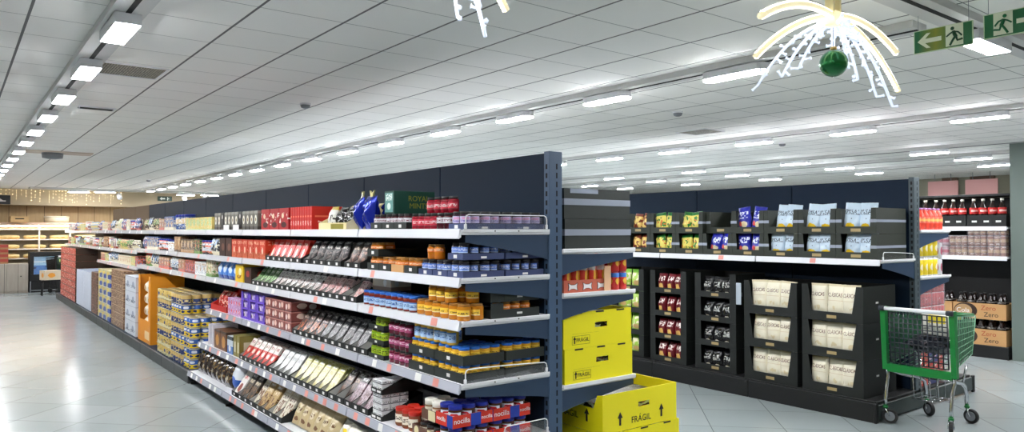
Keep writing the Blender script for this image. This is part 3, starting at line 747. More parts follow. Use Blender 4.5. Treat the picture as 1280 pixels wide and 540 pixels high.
# red boxes on the top shelf
RB = PR('red_carton', (206, 34, 26), [('band', 0.55, 0.62, (240, 120, 90), 0.1, 0.8), ('text', 0.2, 0.4, (246, 210, 200), 0.2, 0.8, 14), ('diag', 0.6, -0.42, (160, 16, 18))])
K_red = box_kind('chocolate_box', 'box', 0.045, 0.26, 0.19, RB)
for i in range(9): K_red.put((2.255, 5.56+0.052*i, S1), LB(f'thin upright red box on the top shelf, {nth(i+1)} after the cream carton'), 'thin red boxes', rot=(0, 0, 0))
K_red2 = box_kind('chocolate_box', 'box', 0.22, 0.20, 0.19, PR('dark_red_carton', (178, 22, 28), [('speck', 5, 0.6, (246, 236, 226), 0.25, 0.8), ('blob', 0.62, 0.66, 0.13, 0.13, (244, 226, 196), 0.3), ('blob', 0.5, 0.25, 0.3, 0.14, (70, 16, 18), 0.2)]))
for i in range(3): K_red2.put((2.255, 6.15+0.232*i, S1), LB(f'wide dark red box with white print on top shelf, {nth(i+1)} after the thin ones'), 'wide red boxes')
K_flat = box_kind('chocolate_box', 'box', 0.16, 0.11, 0.028, PR('pale_flat_box', (232, 220, 210), [('band', 0.3, 0.7, (200, 60, 50))]))
# coffee packs
coffee = PR('coffee_pack', (112, 108, 98), [('band', 0.0, 0.2, (70, 66, 60)), ('band', 0.86, 1.0, (150, 146, 136)), ('blob', 0.5, 0.55, 0.3, 0.23, (240, 236, 220), 0.05), ('blob', 0.5, 0.55, 0.14, 0.1, (150, 120, 60), 0.3)], flat=True)
coffee_d = PR('coffee_dark', (40, 36, 34), [('blob', 0.5, 0.75, 0.16, 0.12, (226, 222, 214), 0.1), ('band', 0.0, 0.12, (90, 80, 70))], flat=True)
K_cof = box_kind('coffee_pack', 'coffee pack', 0.105, 0.12, 0.185, coffee, 0.006); K_cofd = box_kind('coffee_pack', 'coffee pack', 0.105, 0.12, 0.185, coffee_d, 0.006)
for i in range(12):
    dk = i in (4, 9)
    (K_cofd if dk else K_cof).put((2.255, 6.88+0.118*i, S1), LB(f'{"dark" if dk else "grey"} coffee pack on top shelf, {nth(i+1)} after the red boxes'), 'coffee packs')
K_shelfcard = Kind('shelf_card', 'price card', [('shelf_card', MB().box(0, 0.004, -0.09, 0.09, 0, 0.055).mesh('shelf_card', TICKET_W))])
K_shelfcard.put((2.236, 7.42, S1+0.0005), 'white price card standing before the coffee packs'); K_shelfcard.put((2.236, 7.74, S1+0.0005), 'white price card before the last coffee packs')

# --------------------------------------------------------------- second shelf
J_blue = jar_kind('preserve_jar', 0.0333, 0.09, glass('navy_preserve', (34, 34, 54)), LIDBLK, lab_blue, 0.38, 0.73)
J_amb = jar_kind('honey_jar', 0.0333, 0.088, glass('amber', (196, 110, 24)), LIDGOLD, lab_orange, 0.5, 0.74)
for tier, z in enumerate((S2, S2+0.102)):
    for i, x in enumerate((2.256, 2.556)):
        ln = 'lower' if tier == 0 else 'upper'
        pl = 'at the shelf front' if i == 0 else 'against the back panel'
        T_navy.put((x, 3.465, z), LB(f'navy tray of blue-labelled jars {pl}, {ln} of its stack, second shelf'), 'navy trays')
        jar_grid(J_blue, span(x+0.038, 4, 0.0695), [3.431, 3.5], z+0.0045, f'blue-labelled jar {pl}', 'blue-labelled jars', f'{ln} tray')
for i in range(2):
    T_navy.put((2.256, 3.63+0.165*i, S2), LB(f'navy tray of blue-labelled jars facing the aisle, {nth(i+1)} past the end stack'), 'navy trays')
    jar_grid(J_blue, [2.294, 2.363], [3.63+0.165*i-0.035, 3.63+0.165*i+0.035], S2+0.0045, f'blue-labelled jar in the {nth(i+1)} aisle-facing navy tray', 'blue-labelled jars')
jar_grid(J_amb, [2.30], [3.70, 3.775], S2+0.0955, 'amber jar standing on the blue-labelled jars, second shelf', 'amber jars')
for i, (y, tk) in enumerate(((3.965, T_dark), (4.135, T_kraft), (4.305, T_dark), (4.475, T_dark), (4.645, T_dark))):
    if i == 4: continue
    tk.put((2.252, y, S2), LB(f'{"kraft" if tk is T_kraft else "dark"} tray of amber jars on second shelf, {nth(i+1)} after the navy trays'), 'amber jar trays')
    jar_grid(J_amb, [2.295, 2.367], [y-0.036, y+0.036], S2+0.0045, f'amber jar in the {nth(i+1)} amber tray of the second shelf', 'amber jars')
T_dark.put((2.252, 4.475, S2+0.0935), 'dark tray of amber jars stacked on another, beside the dark pouches', 'amber jar trays')
jar_grid(J_amb, [2.295, 2.367], [4.439, 4.511], S2+0.098, 'amber jar in the stacked upper tray of the second shelf', 'amber jars')

# leaning packs in black trays
BLKCARD = PM('black_card', (18, 21, 20), 0.6)
T_lean = {}
def lean_tray(w):
    if w not in T_lean: T_lean[w] = tray_kind('display_tray', w, 0.26, 0.042, 0.172, BLKCARD, GREYCARD, True)
    return T_lean[w]
def lean_run(kd, y0, n, w, z, xf, desc, group, deep=2, ang=0.6, start=0.03, tray=True, step=0.038, first=1, traydesc=None):
    for i in range(n):
        y = y0 + w*(i+0.5)
        if tray:
            lean_tray(round(w-0.004, 3)).put((xf, y, z), LB(f'black tray holding the {nth(i+first)} {traydesc or desc}'), 'black trays of leaning packs')
        for d in range(deep):
            x = xf + start + d*step + R.uniform(-0.002, 0.002)
            kd.put((x, y, z + 0.012), LB(f'{desc}, {nth(i+first)} along' + (['', ', one behind', ', two behind', ', three behind'][d])), group, rot=(0, ang + R.uniform(-0.012, 0.012), R.uniform(-0.012, 0.012)))
def pack_kind(name, w, h, t, mat, cat='chocolate pack'):
    return Kind(name, cat, [(name, MB().bev(-t/2, t/2, -w/2, w/2, 0, h, 0.0025).mesh(name, mat))])
def slab(name, base, top, pic, ink, picz=0.32):
    return PR(name, base, [('band', 0.8, 1.0, top), ('speck', 5.5, 0.52, pic, 0.06, 0.56), ('speck', 12, 0.6, top, 0.1, 0.6), ('text', 0.62, 0.76, ink, 0.12, 0.88, 14), ('text', 0.86, 0.95, (230, 230, 230), 0.2, 0.8, 14)], flat=True, rough=0.35)
P_brownpouch = bag_kind('snack_pouch', 'pouch', 0.115, 0.19, 0.05, slab('brown_pouch', (84, 66, 60), (50, 42, 40), (150, 110, 96), (214, 190, 170)), 8)
P_greypouch = bag_kind('snack_pouch', 'pouch', 0.115, 0.19, 0.05, slab('grey_pouch', (70, 66, 66), (34, 34, 36), (128, 116, 112), (220, 214, 206)), 9)
lean_run(P_brownpouch, 4.66, 2, 0.13, S2, 2.25, 'brown pouch leaning on second shelf beside amber jars', 'brown pouches', 1, 0.42)
lean_run(P_greypouch, 4.98, 4, 0.14, S2, 2.25, 'grey pouch leaning on the second shelf', 'grey pouches', 1, 0.42)
P_redpack = pack_kind('chocolate_pack', 0.125, 0.185, 0.03, PR('red_pack', (212, 40, 22), [('blob', 0.5, 0.36, 0.2, 0.26, (246, 226, 206), 0.5), ('band', 0.0, 0.14, (150, 96, 50)), ('text', 0.7, 0.84, (250, 220, 200), 0.2, 0.8, 12)], flat=True))
lean_run(P_greypouch, 5.55, 1, 0.14, S2, 2.25, 'grey pouch leaning beside the red packs', 'grey pouches', 1, 0.42)
lean_run(P_redpack, 5.75, 6, 0.14, S2, 2.25, 'red chocolate pack leaning on second shelf', 'leaning red packs', 2, 0.4)
K_redor = box_kind('biscuit_box', 'box', 0.16, 0.24, 0.18, PR('orange_red_carton', (206, 62, 34), [('band', 0.0, 0.35, (196, 92, 56)), ('blob', 0.5, 0.45, 0.16, 0.2, (244, 214, 190), 0.4), ('text', 0.75, 0.92, (240, 190, 160), 0.1, 0.9, 12), ('speck', 8, 0.66, (240, 190, 170), 0, 0.9)]))
for i in range(6): K_redor.put((2.255, 6.69+0.168*i, S2), LB(f'orange-red biscuit box on second shelf, {nth(i+1)} after the leaning red packs'), 'orange-red biscuit boxes')
K_brn = box_kind('biscuit_box', 'box', 0.20, 0.24, 0.19, PR('choc_carton', (60, 36, 32), [('blob', 0.4, 0.5, 0.3, 0.25, (130, 90, 76), 0.6)]))
for i in range(2): K_brn.put((2.255, 7.72+0.215*i, S2), LB(f'dark brown carton on the second shelf, {nth(i+1)} after the orange-red boxes'), 'dark brown cartons')

# --------------------------------------------------------------- third shelf
J_honey = jar_kind('honey_jar', 0.041, 0.092, glass('honey', (206, 128, 28)), LIDGOLD, lab_yellow, 0.3, 0.66, shoulder=0.86)
J_bl = jar_kind('compote_jar', 0.036, 0.098, glass('compote', (120, 36, 26)), LIDBLUE, lab_sky, 0.14, 0.62, 0.15, 0.98)
jar_grid(J_honey, [2.292, 2.378], span(3.43, 6, 0.089), S3, 'honey jar on the third shelf', 'honey jars', 'lower layer')
jar_grid(J_honey, [2.292, 2.378], span(3.47, 4, 0.089), S3+0.0925, 'honey jar on the third shelf', 'honey jars', 'upper layer', skip=((0, 0),))
T_side = Kind('display_tray', 'display tray', [('carton', MB().shell(0.165, 0.36, (0.088, 0.088), 0.004).mesh('side_carton', DARKCARD)),
    ('lip', MB().box(0.10, 0.34, -0.0845, -0.0832, 0.012, 0.05).mesh('tray_lip', DARKCARD2)), ('price_square', MB().box(0.19, 0.23, -0.0858, -0.0848, 0.022, 0.034).mesh('sq', TICKET_W))])
low_side = Kind('display_tray', 'display tray', [('carton', MB().shell(0.165, 0.36, (0.05, 0.05), 0.004).mesh('low_carton', DARKCARD)),
    ('end_flap', MB().box(-0.0, 0.09, -0.0838, -0.0828, 0.0, 0.088).mesh('flap', DARKCARD)), ('price_square', MB().box(0.19, 0.23, -0.0838, -0.0828, 0.018, 0.03).mesh('sq', TICKET_W))])
low_side.put((2.445, 3.468, S3), 'low dark tray with amber jars at the end of the third shelf', 'dark side trays')
jar_grid(J_amb, span(2.58, 3, 0.073), [3.43, 3.503], S3+0.0045, 'amber jar in the low end tray', 'amber jars', 'third shelf')
T_side.put((2.445, 3.468, S3+0.0935), 'closed dark tray stacked over the amber jars at the third shelf end', 'dark side trays')
jar_grid(J_bl, [2.288, 2.366], span(3.97, 9, 0.079), S3, 'blue-lidded compote jar on the third shelf', 'blue-lidded compote jars')
K_cream = box_kind('cream_box', 'box', 0.26, 0.16, 0.09, PR('cream_box', (222, 206, 168), [('band', 0.0, 0.3, (160, 130, 96)), ('blob', 0.3, 0.6, 0.1, 0.3, (240, 236, 220), 0.2)]))
K_cream.put((2.33, 4.50, S3+0.0985), 'cream carton lying on the blue-lidded jars')
P_ham = pack_kind('chocolate_pack', 0.106, 0.195, 0.022, slab('pink_pack', (214, 186, 182), (52, 46, 46), (196, 128, 124), (120, 60, 60)))
P_wht = pack_kind('chocolate_pack', 0.106, 0.195, 0.022, slab('white_pack', (222, 220, 216), (48, 46, 46), (190, 170, 164), (90, 80, 80)))
P_grn = pack_kind('chocolate_pack', 0.106, 0.195, 0.022, slab('green_pack', (90, 140, 70), (46, 90, 40), (180, 206, 150), (240, 246, 226)))
lean_run(P_ham, 4.72, 1, 0.13, S3, 2.25, 'pink leaning pack beside the blue-lidded jars', 'leaning pink packs', 2, 0.62)
lean_run(P_wht, 4.85, 1, 0.13, S3, 2.25, 'white pack sunk deep in its tray beside the pink one', 'leaning white packs', 1, 0.62, 0.13)
lean_run(P_ham, 4.98, 4, 0.125, S3, 2.25, 'pink leaning pack on third shelf', 'leaning pink packs', 2, 0.62)
lean_run(P_wht, 5.48, 8, 0.125, S3, 2.25, 'white leaning pack on third shelf', 'leaning white packs', 2, 0.62)
lean_run(P_grn, 6.48, 4, 0.125, S3, 2.25, 'green leaning pack on third shelf', 'leaning green packs', 2, 0.62)
K_dkbr = box_kind('biscuit_box', 'box', 0.2, 0.22, 0.15, PR('dark_mixed', (60, 40, 34), [('blob', 0.5, 0.6, 0.3, 0.25, (180, 60, 50), 0.7)]))
K_dkbr.put((2.255, 7.10, S3), 'dark brown box with red print on third shelf beside the yellow box')
K_yel = box_kind('biscuit_box', 'box', 0.24, 0.2, 0.17, PR('yellow_box', (240, 200, 40), [('blob', 0.4, 0.6, 0.2, 0.25, (250, 240, 200), 0.5), ('text', 0.2, 0.4, (150, 80, 20), 0.2, 0.8, 12)]))
K_yel.put((2.255, 7.36, S3), 'bright yellow box on the third shelf beside the green leaning packs')
B_blue = bag_kind('sweet_bag', 'sweet bag', 0.17, 0.185, 0.07, PR('blue_white_bag', (70, 128, 206), [('blob', 0.4, 0.55, 0.3, 0.3, (226, 236, 248), 0.9), ('band', 0.0, 0.2, (30, 56, 140))], flat=True, rough=0.3), 11, wr=0.3)
for i in range(4): B_blue.put((2.30, 7.58+0.18*i, S3), LB(f'blue and white bag on third shelf, {nth(i+1)} beyond the yellow box'), 'blue and white bags', rot=(0, 0.15, 0))

# --------------------------------------------------------------- fourth shelf
J_sauce = jar_kind('sauce_jar', 0.0335, 0.092, glass('yellow_sauce', (226, 170, 50)), LIDBLUE, lab_yellow, 0.46, 0.7, 0.16, 0.96)
J_sauce2 = jar_kind('sauce_jar', 0.0352, 0.108, glass('tall_yellow_sauce', (224, 178, 66)), LIDBLUE, lab_sky, 0.14, 0.66, 0.14, 0.96)
J_dk = jar_kind('jam_jar', 0.033, 0.092, glass('purple_jam', (96, 18, 40)), LIDBLK, lab_pink, 0.3, 0.66)
J_lime = jar_kind('pickle_jar', 0.0325, 0.092, glass('pickle', (140, 160, 40)), LIDBLK, lab_lime, 0.16, 0.74)
T_s = tray_kind('display_tray', 0.30, 0.285, 0.055, 0.055, DARKCARD, None, True)
T_se = tray_kind('display_tray', 0.155, 0.285, 0.055, 0.055, DARKCARD, None, True)
for tier, z in enumerate((S4, S4+0.0975)):
    ln = 'lower' if tier == 0 else 'upper'
    T_s.put((2.256, 3.536, z), LB(f'dark tray of sauce jars at the fourth shelf corner, {ln} of two'), 'sauce jar trays')
    jar_grid(J_sauce, span(2.294, 4, 0.0695), span(3.43, 4, 0.07), z+0.0045, 'yellow sauce jar in the corner tray', 'yellow sauce jars', f'{ln} tray', skip=[(2, 2), (2, 3), (3, 2), (3, 3)] if tier == 0 else ())
    T_s.put((2.256, 3.842, z), LB(f'dark tray of sauce jars second along the fourth shelf, {ln} of two'), 'sauce jar trays')
    jar_grid(J_sauce, span(2.294, 2, 0.0695), span(3.736, 4, 0.07), z+0.0045, 'yellow sauce jar in the second tray', 'yellow sauce jars', f'{ln} tray')
    T_se.put((2.558, 3.464, z), LB(f'dark tray of sauce jars beside the back panel, {ln} of two, fourth shelf'), 'sauce jar trays')
    jar_grid(J_sauce, span(2.596, 4, 0.0695), [3.43, 3.5], z+0.0045, 'yellow sauce jar beside the back panel', 'yellow sauce jars', f'{ln} tray', skip=[(3, 1)] if tier == 0 else ())
jar_grid(J_sauce2, [2.294, 2.368], span(3.475, 7, 0.0735), S4+0.1955, 'tall sky-labelled sauce jar stacked topmost', 'tall sauce jars', skip=((0, 0), (1, 0), (1, 1)))
for tier in range(3):
    jar_grid(J_dk, [2.288, 2.357], span(4.032, 4, 0.069), S4+0.0925*tier, 'purple jam jar in the loose stack, fourth shelf', 'purple jam jars', ['bottom layer', 'middle layer', 'top layer'][tier], skip=() if tier == 2 else [(1, i) for i in range(3)])
T_lime = tray_kind('display_tray', 0.217, 0.16, 0.03, 0.03, DARKCARD, None, True, (0.03, 0.014))
for tier in range(3):
    z = S4 + 0.0975*tier
    T_lime.put((2.25, 4.42, z), LB(f'dark tray of lime-labelled jars, {["bottom", "middle", "top"][tier]} of three, fourth shelf'), 'lime jar trays')
    ys = span(4.352, 3, 0.068)
    jar_grid(J_lime, [2.288], ys if tier < 2 else ys[:2], z+0.0045, 'lime-labelled pickle jar', 'lime-labelled jars', ['bottom', 'middle', 'top'][tier] + ' of the three trays')
P_dko = pack_kind('chocolate_pack', 0.106, 0.215, 0.022, slab('dark_orange_pack', (74, 62, 58), (36, 34, 34), (206, 120, 84), (226, 200, 190)))
P_dkg = pack_kind('chocolate_pack', 0.106, 0.215, 0.022, slab('dark_grey_pack', (66, 66, 68), (34, 34, 36), (130, 126, 126), (216, 212, 210)))
lean_run(P_dkg, 4.55, 1, 0.13, S4, 2.25, 'charcoal pack sunk deep beside the lime jars', 'leaning charcoal packs', 1, 0.64, 0.14)
lean_run(P_dkg, 4.68, 6, 0.125, S4, 2.25, 'charcoal leaning pack on fourth shelf', 'leaning charcoal packs', 3, 0.64)
lean_run(P_dko, 5.43, 4, 0.125, S4, 2.25, 'dark orange-pictured pack on fourth shelf', 'leaning dark orange packs', 3, 0.64)
K_pinkb = box_kind('cocoa_box', 'box', 0.155, 0.26, 0.084, PR('brown_pink_box', (140, 74, 68), [('blob', 0.35, 0.55, 0.2, 0.33, (238, 206, 190), 0.5), ('blob', 0.72, 0.45, 0.14, 0.3, (236, 222, 214), 0.3), ('band', 0.0, 0.1, (90, 40, 40)), ('band', 0.9, 1.0, (196, 130, 120))]))
for t_i in range(3):
    for i in range(4): K_pinkb.put((2.255, 6.04+0.16*i, S4+0.0845*t_i), LB(f'brown and pink cocoa box, {nth(i+1)} along, {["bottom", "middle", "top"][t_i]} of the three-high stack'), 'brown and pink boxes')
PURPLE = PM('purple_card', (106, 72, 196), 0.5)
lilacp = PR('lilac_pack', (190, 170, 222), [('blob', 0.4, 0.5, 0.3, 0.36, (244, 238, 240), 0.5), ('blob', 0.6, 0.4, 0.18, 0.3, (90, 60, 120), 0.6), ('band', 0.86, 1, (120, 84, 200))])
K_lil = box_kind('biscuit_box', 'box', 0.10, 0.2, 0.072, lilacp)
T_pur = Kind('display_tray', 'display tray', [('carton', MB().shell(0.215, 0.26, (0.02, 0.084), 0.005).prism([(-0.1075, 0.0), (-0.1075, 0.086), (-0.088, 0.086), (-0.078, 0.02), (0.045, 0.02), (0.058, 0.086), (0.1075, 0.086), (0.1075, 0.0)], 'x', -0.0055, -0.0005).mesh('purple_carton', PURPLE))])
for t_i in range(3):
    for i in range(3):
        ln = ["bottom", "middle", "top"][t_i]
        T_pur.put((2.262, 6.745+0.222*i, S4+0.0885*t_i), LB(f'purple cut-out tray, {nth(i+1)} along, {ln} of three, fourth shelf'), 'purple trays')
        for q in (0, 1): K_lil.put((2.27, 6.745+0.222*i-0.0512+0.1024*q, S4+0.0885*t_i+0.0055), LB(f'lilac box, {"near" if q == 0 else "far"} half of the {nth(i+1)} purple tray, {ln} layer'), 'lilac boxes in purple trays')
K_lil2 = box_kind('biscuit_box', 'box', 0.075, 0.1, 0.085, PR('pinkish_pack', (200, 150, 196), [('blob', 0.5, 0.5, 0.3, 0.3, (230, 60, 80), 0.8), ('speck', 7, 0.6, (240, 230, 244), 0, 1)]))
for t_i in range(2):
    for i in range(5): K_lil2.put((2.255, 7.355+0.082*i, S4+0.0855*t_i), LB(f'small pink-lilac pack beside the purple trays, {nth(i+1)} along, {["lower", "upper"][t_i]} layer'), 'small pink-lilac packs')
REDCARD = PM('red_card', (190, 34, 28), 0.5)
T_red = Kind('display_tray', 'display tray', [('carton', MB().shell(0.56, 0.3, (0.06, 0.20), 0.006).mesh('red_tray', REDCARD))])
T_red.put((2.255, 8.06, S4), 'red display tray of red sweet bags at the far end of the fourth shelf')
B_redb = bag_kind('sweet_bag', 'sweet bag', 0.17, 0.20, 0.08, PR('red_bag', (196, 40, 30), [('speck', 6, 0.56, (240, 200, 180), 0, 1), ('speck', 9, 0.62, (110, 20, 20), 0, 1)], flat=True, rough=0.3), 13, wr=0.4)
for i in range(3): B_redb.put((2.34, 7.885+0.178*i, S4+0.0065), LB(f'red sweet bag in the red display tray, {nth(i+1)} along'), 'red sweet bags', rot=(0, 0.25, 0))

# --------------------------------------------------------------- fifth shelf: cocoa spread jars at the corner
SPREAD = glass('cocoa_spread', (74, 42, 28))
lab_noc = PR('label_cocoa', (226, 232, 242), [('band', 0.0, 0.35, (40, 84, 186)), ('blob', 0.5, 0.62, 0.22, 0.3, (212, 40, 50), 0.15), ('text', 0.5, 0.75, (250, 244, 244), 0.3, 0.7, 14)], rough=0.45)
J_noc = jar_kind('cocoa_jar', 0.0402, 0.112, SPREAD, LIDNAVY, lab_noc, 0.08, 0.7, 0.2, 1.0, 0.88)
J_whl = jar_kind('cream_jar', 0.0375, 0.105, glass('milk_spread', (150, 110, 76)), LIDWH, lab_cream, 0.1, 0.62, 0.3, 1.02, 0.85)
J_rdl = jar_kind('cocoa_powder_jar', 0.039, 0.112, glass('red_cocoa', (160, 84, 60)), LIDRED, lab_cream, 0.1, 0.66, 0.2, 1.0, 0.85)
J_brn = jar_kind('cream_jar', 0.0345, 0.075, glass('brown_cream', (66, 40, 28)), LIDBLK, lab_cream, 0.14, 0.7, 0.2, 0.98, 0.85)
REDBLUE = PR('cocoa_tray_card', (206, 48, 30), [('band', 0.0, 1.0, (30, 66, 170), 0.36, 0.66)])
REDT = PM('cocoa_red', (216, 52, 30), 0.5); BLUET = PM('cocoa_blue', (30, 62, 168), 0.5); WHT = PM('white_ink', (244, 240, 240), 0.5)
def cocoa_tray():
    W, D, Hh = 0.175, 0.27, 0.068
    b = MB().shell(W, D, (Hh, Hh), 0.004, 0, 0)
    parts = [('carton', b.mesh('cocoa_carton', REDT)), ('blue_panel', MB().box(-0.0012, -0.0002, -W/2, -0.031, 0.0, Hh).mesh('blue_panel', BLUET)), ('blue_panel', MB().box(0.121, 0.189, -W/2-0.0012, -W/2-0.0002, 0, Hh).mesh('blue_panel', BLUET))]
    parts.append(('lettering', stand(text_mesh('cocoa_text', 'nocilla', 0.042, WHT), '-y', (0.06, -W/2-0.0014, 0.036))))
    parts.append(('lettering', stand(text_mesh('cocoa_text', 'nocilla', 0.03, WHT), '-y', (0.23, -W/2-0.0014, 0.036))))
    parts.append(('lettering', stand(text_mesh('cocoa_text', 'nocilla', 0.036, WHT), '-x', (-0.0014, 0.03, 0.036))))
    return Kind('display_tray', 'display tray', parts)
T_noc = cocoa_tray()
for t_i in range(2):
    ln = ['lower', 'upper'][t_i]; z = S5 + 0.1175*t_i
    for i, x in enumerate((2.19, 2.466)):
        T_noc.put((x, 3.475, z), LB(f'red and blue tray of cocoa jars {["at the shelf corner", "nearer the back panel"][i]}, {ln} layer'), 'cocoa jar trays')
        jar_grid(J_noc, span(x+0.047, 3, 0.087), [3.433, 3.517], z+0.0045, f'blue-lidded cocoa jar {["in the corner tray", "in the tray nearer the panel"][i]}', 'blue-lidded cocoa jars', f'{ln} layer')
CREAMP = PM('cream_panel', (226, 214, 170), 0.55); BRNC = PM('brown_tray', (104, 70, 54), 0.6)
T_brn = Kind('display_tray', 'display tray', [('carton', MB().shell(0.26, 0.27, (0.058, 0.058), 0.004).mesh('brown_carton', BRNC)),
    ('cream_panel', MB().box(-0.0012, -0.0002, -0.13, -0.045, 0.0, 0.0575).mesh('cream_panel', CREAMP)),
    ('roundel', MB().lathe([(0.026, -0.001), (0.026, 0.0)], 18).mesh('roundel', CREAMP))])
for t_i in range(2):
    z = S5 + 0.0805*t_i
    if t_i == 1:
        T_bs = Kind('display_tray', 'display tray', [('carton', MB().shell(0.15, 0.27, (0.058, 0.058), 0.004).mesh('brown_small', BRNC)), ('cream_panel', MB().box(-0.0012, -0.0002, -0.075, 0.0, 0.0, 0.0575).mesh('cream_small', CREAMP))])
        T_bs.put((2.19, 3.645, z+0.035), 'brown and cream tray of white-lidded jars resting on the lower jars')
        jar_grid(J_whl, [2.238, 2.325], [3.606, 3.69], z+0.0395, 'white-lidded cream jar in the raised brown tray', 'white-lidded jars')
    else:
        T_brn.put((2.19, 3.70, z), 'brown tray with cream roundel holding small brown jars, fifth shelf')
        jar_grid(J_brn, [2.234, 2.31], span(3.59, 3, 0.0745), z+0.0045, 'small brown cream jar in the roundel tray', 'small brown jars')
for o in list(C.objects):
    if o.name.startswith('roundel'): o.location = (-0.0002, 0.08, 0.029); o.rotation_euler = (0, PI/2, 0)
jar_grid(J_rdl, [2.235, 2.318], span(3.876, 3, 0.081), S5, 'red-lidded cocoa powder jar on the fifth shelf', 'red-lidded jars')
# little white cartons in slanted black trays
K_mini = box_kind('mini_carton', 'small carton', 0.060, 0.058, 0.038, PR('mini_carton', (226, 226, 226), [('band', 0.4, 0.56, (90, 90, 94)), ('text', 0.62, 0.86, (60, 60, 64), 0.15, 0.85, 10)]))
T_slant = Kind('display_tray', 'display tray', [('carton', MB().shell(0.15, 0.30, (0.03, 0.145), 0.004, 0, 0).mesh('slant_carton', BLKCARD)),
     ('price_square', MB().box(-0.0012, -0.0002, -0.06, -0.01, 0.008, 0.022).box(-0.0012, -0.0002, 0.01, 0.06, 0.008, 0.022).mesh('slant_sq', TICKET_W))])
for t_i in range(2):
    z = S5 + 0.168*t_i
    yc = 4.245
    if t_i == 0: T_slant.put((2.165, yc, z), 'black slope-sided tray of tiny white cartons, lower of two')
    else: T_slant.put((2.165, yc, z), 'black slope-sided tray of tiny white cartons, upper of two')
    for h in range(4 if t_i == 0 else 2):
        for d in range(3 if t_i == 0 else 3):
            for q in range(2):
                K_mini.put((2.172+0.0665*d, yc-0.0335+0.067*q, z+0.0045+0.0405*h), LB(f'tiny white carton, {nth(h+1)} layer, {nth(d+1)} deep, {["near", "far"][q]} side, {["lower", "upper"][t_i]} tray'), 'tiny white cartons')
P_prp = pack_kind('chocolate_pack', 0.106, 0.205, 0.022, slab('purple_brown_pack', (150, 122, 132), (52, 44, 48), (96, 60, 64), (206, 190, 196)))
P_dkc = pack_kind('chocolate_pack', 0.106, 0.21, 0.022, slab('dark_choc_pack', (64, 44, 36), (36, 28, 26), (110, 76, 60), (170, 140, 120)))
P_crm = pack_kind('chocolate_pack', 0.106, 0.22, 0.014, slab('cream_yellow_pack', (206, 198, 144), (186, 182, 96), (216, 210, 172), (176, 166, 90)))
P_slv = pack_kind('chocolate_pack', 0.106, 0.215, 0.014, slab('silver_white_pack', (176, 176, 172), (206, 206, 204), (196, 196, 194), (120, 120, 122)))
P_rdw = pack_kind('chocolate_pack', 0.106, 0.205, 0.02, PR('red_white_pack', (206, 54, 40), [('band', 0.62, 1.0, (226, 216, 206)), ('blob', 0.5, 0.42, 0.34, 0.14, (240, 220, 206), 0.7), ('text', 0.75, 0.9, (150, 60, 50), 0.15, 0.85, 12)], flat=True))
X5 = 2.165
lean_run(P_prp, 4.36, 3, 0.125, S5, X5, 'purple-brown leaning pack on fifth shelf', 'leaning purple packs', 3, 0.66)
lean_run(P_dkc, 4.74, 2, 0.13, S5, X5, 'dark chocolate leaning pack on fifth shelf', 'leaning dark packs', 2, 0.66, 0.07)
lean_run(P_crm, 5.02, 6, 0.122, S5, X5, 'cream-yellow leaning pack on fifth shelf', 'leaning cream packs', 3, 0.68, step=0.028)
lean_run(P_slv, 5.77, 4, 0.122, S5, X5, 'silver-white leaning pack on fifth shelf', 'leaning silver packs', 3, 0.68, step=0.028)
lean_run(P_rdw, 6.28, 6, 0.128, S5, X5, 'red and white leaning pack on fifth shelf', 'leaning red and white packs', 2, 0.62)
K_ol = box_kind('biscuit_box', 'box', 0.09, 0.2, 0.2, PR('olive_box', (128, 118, 50), [('band', 0.2, 0.7, (206, 200, 170), 0.2, 0.7)]))
for i in range(2): K_ol.put((X5+0.01, 7.12+0.10*i, S5), LB(f'olive and white upright box on the fifth shelf, {nth(i+1)} after the red packs'), 'olive boxes')
K_bw = box_kind('biscuit_box', 'box', 0.17, 0.2, 0.17, PR('blue_white_box', (206, 216, 226), [('band', 0.0, 0.45, (60, 110, 180)), ('blob', 0.5, 0.3, 0.24, 0.2, (240, 240, 244), 0.5), ('band', 0.8, 1, (40, 50, 60))]))
K_bw.put((X5+0.01, 7.38, S5), 'blue, white and black box beside the olive boxes on the fifth shelf')
K_gb = box_kind('biscuit_box', 'box', 0.2, 0.2, 0.19, PR('gold_brown_box', (110, 66, 34), [('blob', 0.45, 0.45, 0.34, 0.36, (206, 150, 70), 0.6), ('band', 0.88, 1, (60, 36, 26))]))
for i in range(2): K_gb.put((X5+0.01, 7.60+0.21*i, S5), LB(f'gold and brown box on fifth shelf, {nth(i+1)} beyond the blue and white box'), 'gold and brown boxes')
K_lw = box_kind('biscuit_box', 'box', 0.02, 0.26, 0.22, PM('white_lilac_board', (222, 218, 224), 0.5))
for i in range(2): K_lw.put((X5+0.01, 7.98+0.14*i, S5), LB(f'pale lilac-white board standing at the far end of the fifth shelf, {nth(i+1)} along'), 'pale boards')

# --------------------------------------------------------------- bottom shelf
XB = 2.065
J_coff = jar_kind('coffee_jar', 0.05, 0.15, glass('instant_coffee', (40, 30, 26)), LIDBLK, PR('label_dark', (50, 48, 46), [('text', 0.3, 0.7, (230, 226, 216), 0.1, 0.9, 12)]), 0.2, 0.65, 0.22, 1.0, 0.85)
J_coffw = jar_kind('coffee_jar', 0.05, 0.17, glass('pale_coffee', (170, 140, 104)), LIDWH, PR('label_white2', (230, 226, 216), [('text', 0.3, 0.7, (60, 50, 40), 0.1, 0.9, 12)]), 0.2, 0.65, 0.2, 1.0, 0.85)
for i, y in enumerate((3.93, 4.04, 4.15)): J_coff.put((2.14, y, SB), LB(f'dark coffee jar on the bottom shelf, {nth(i+1)} from the corner'), 'dark coffee jars'); J_coff.put((2.26, y, SB), LB(f'dark coffee jar in the second row of bottom shelf, {nth(i+1)} along'), 'dark coffee jars')
J_coffw.put((2.15, 4.27, SB), 'white-lidded jar on the bottom shelf among the dark coffee jars')
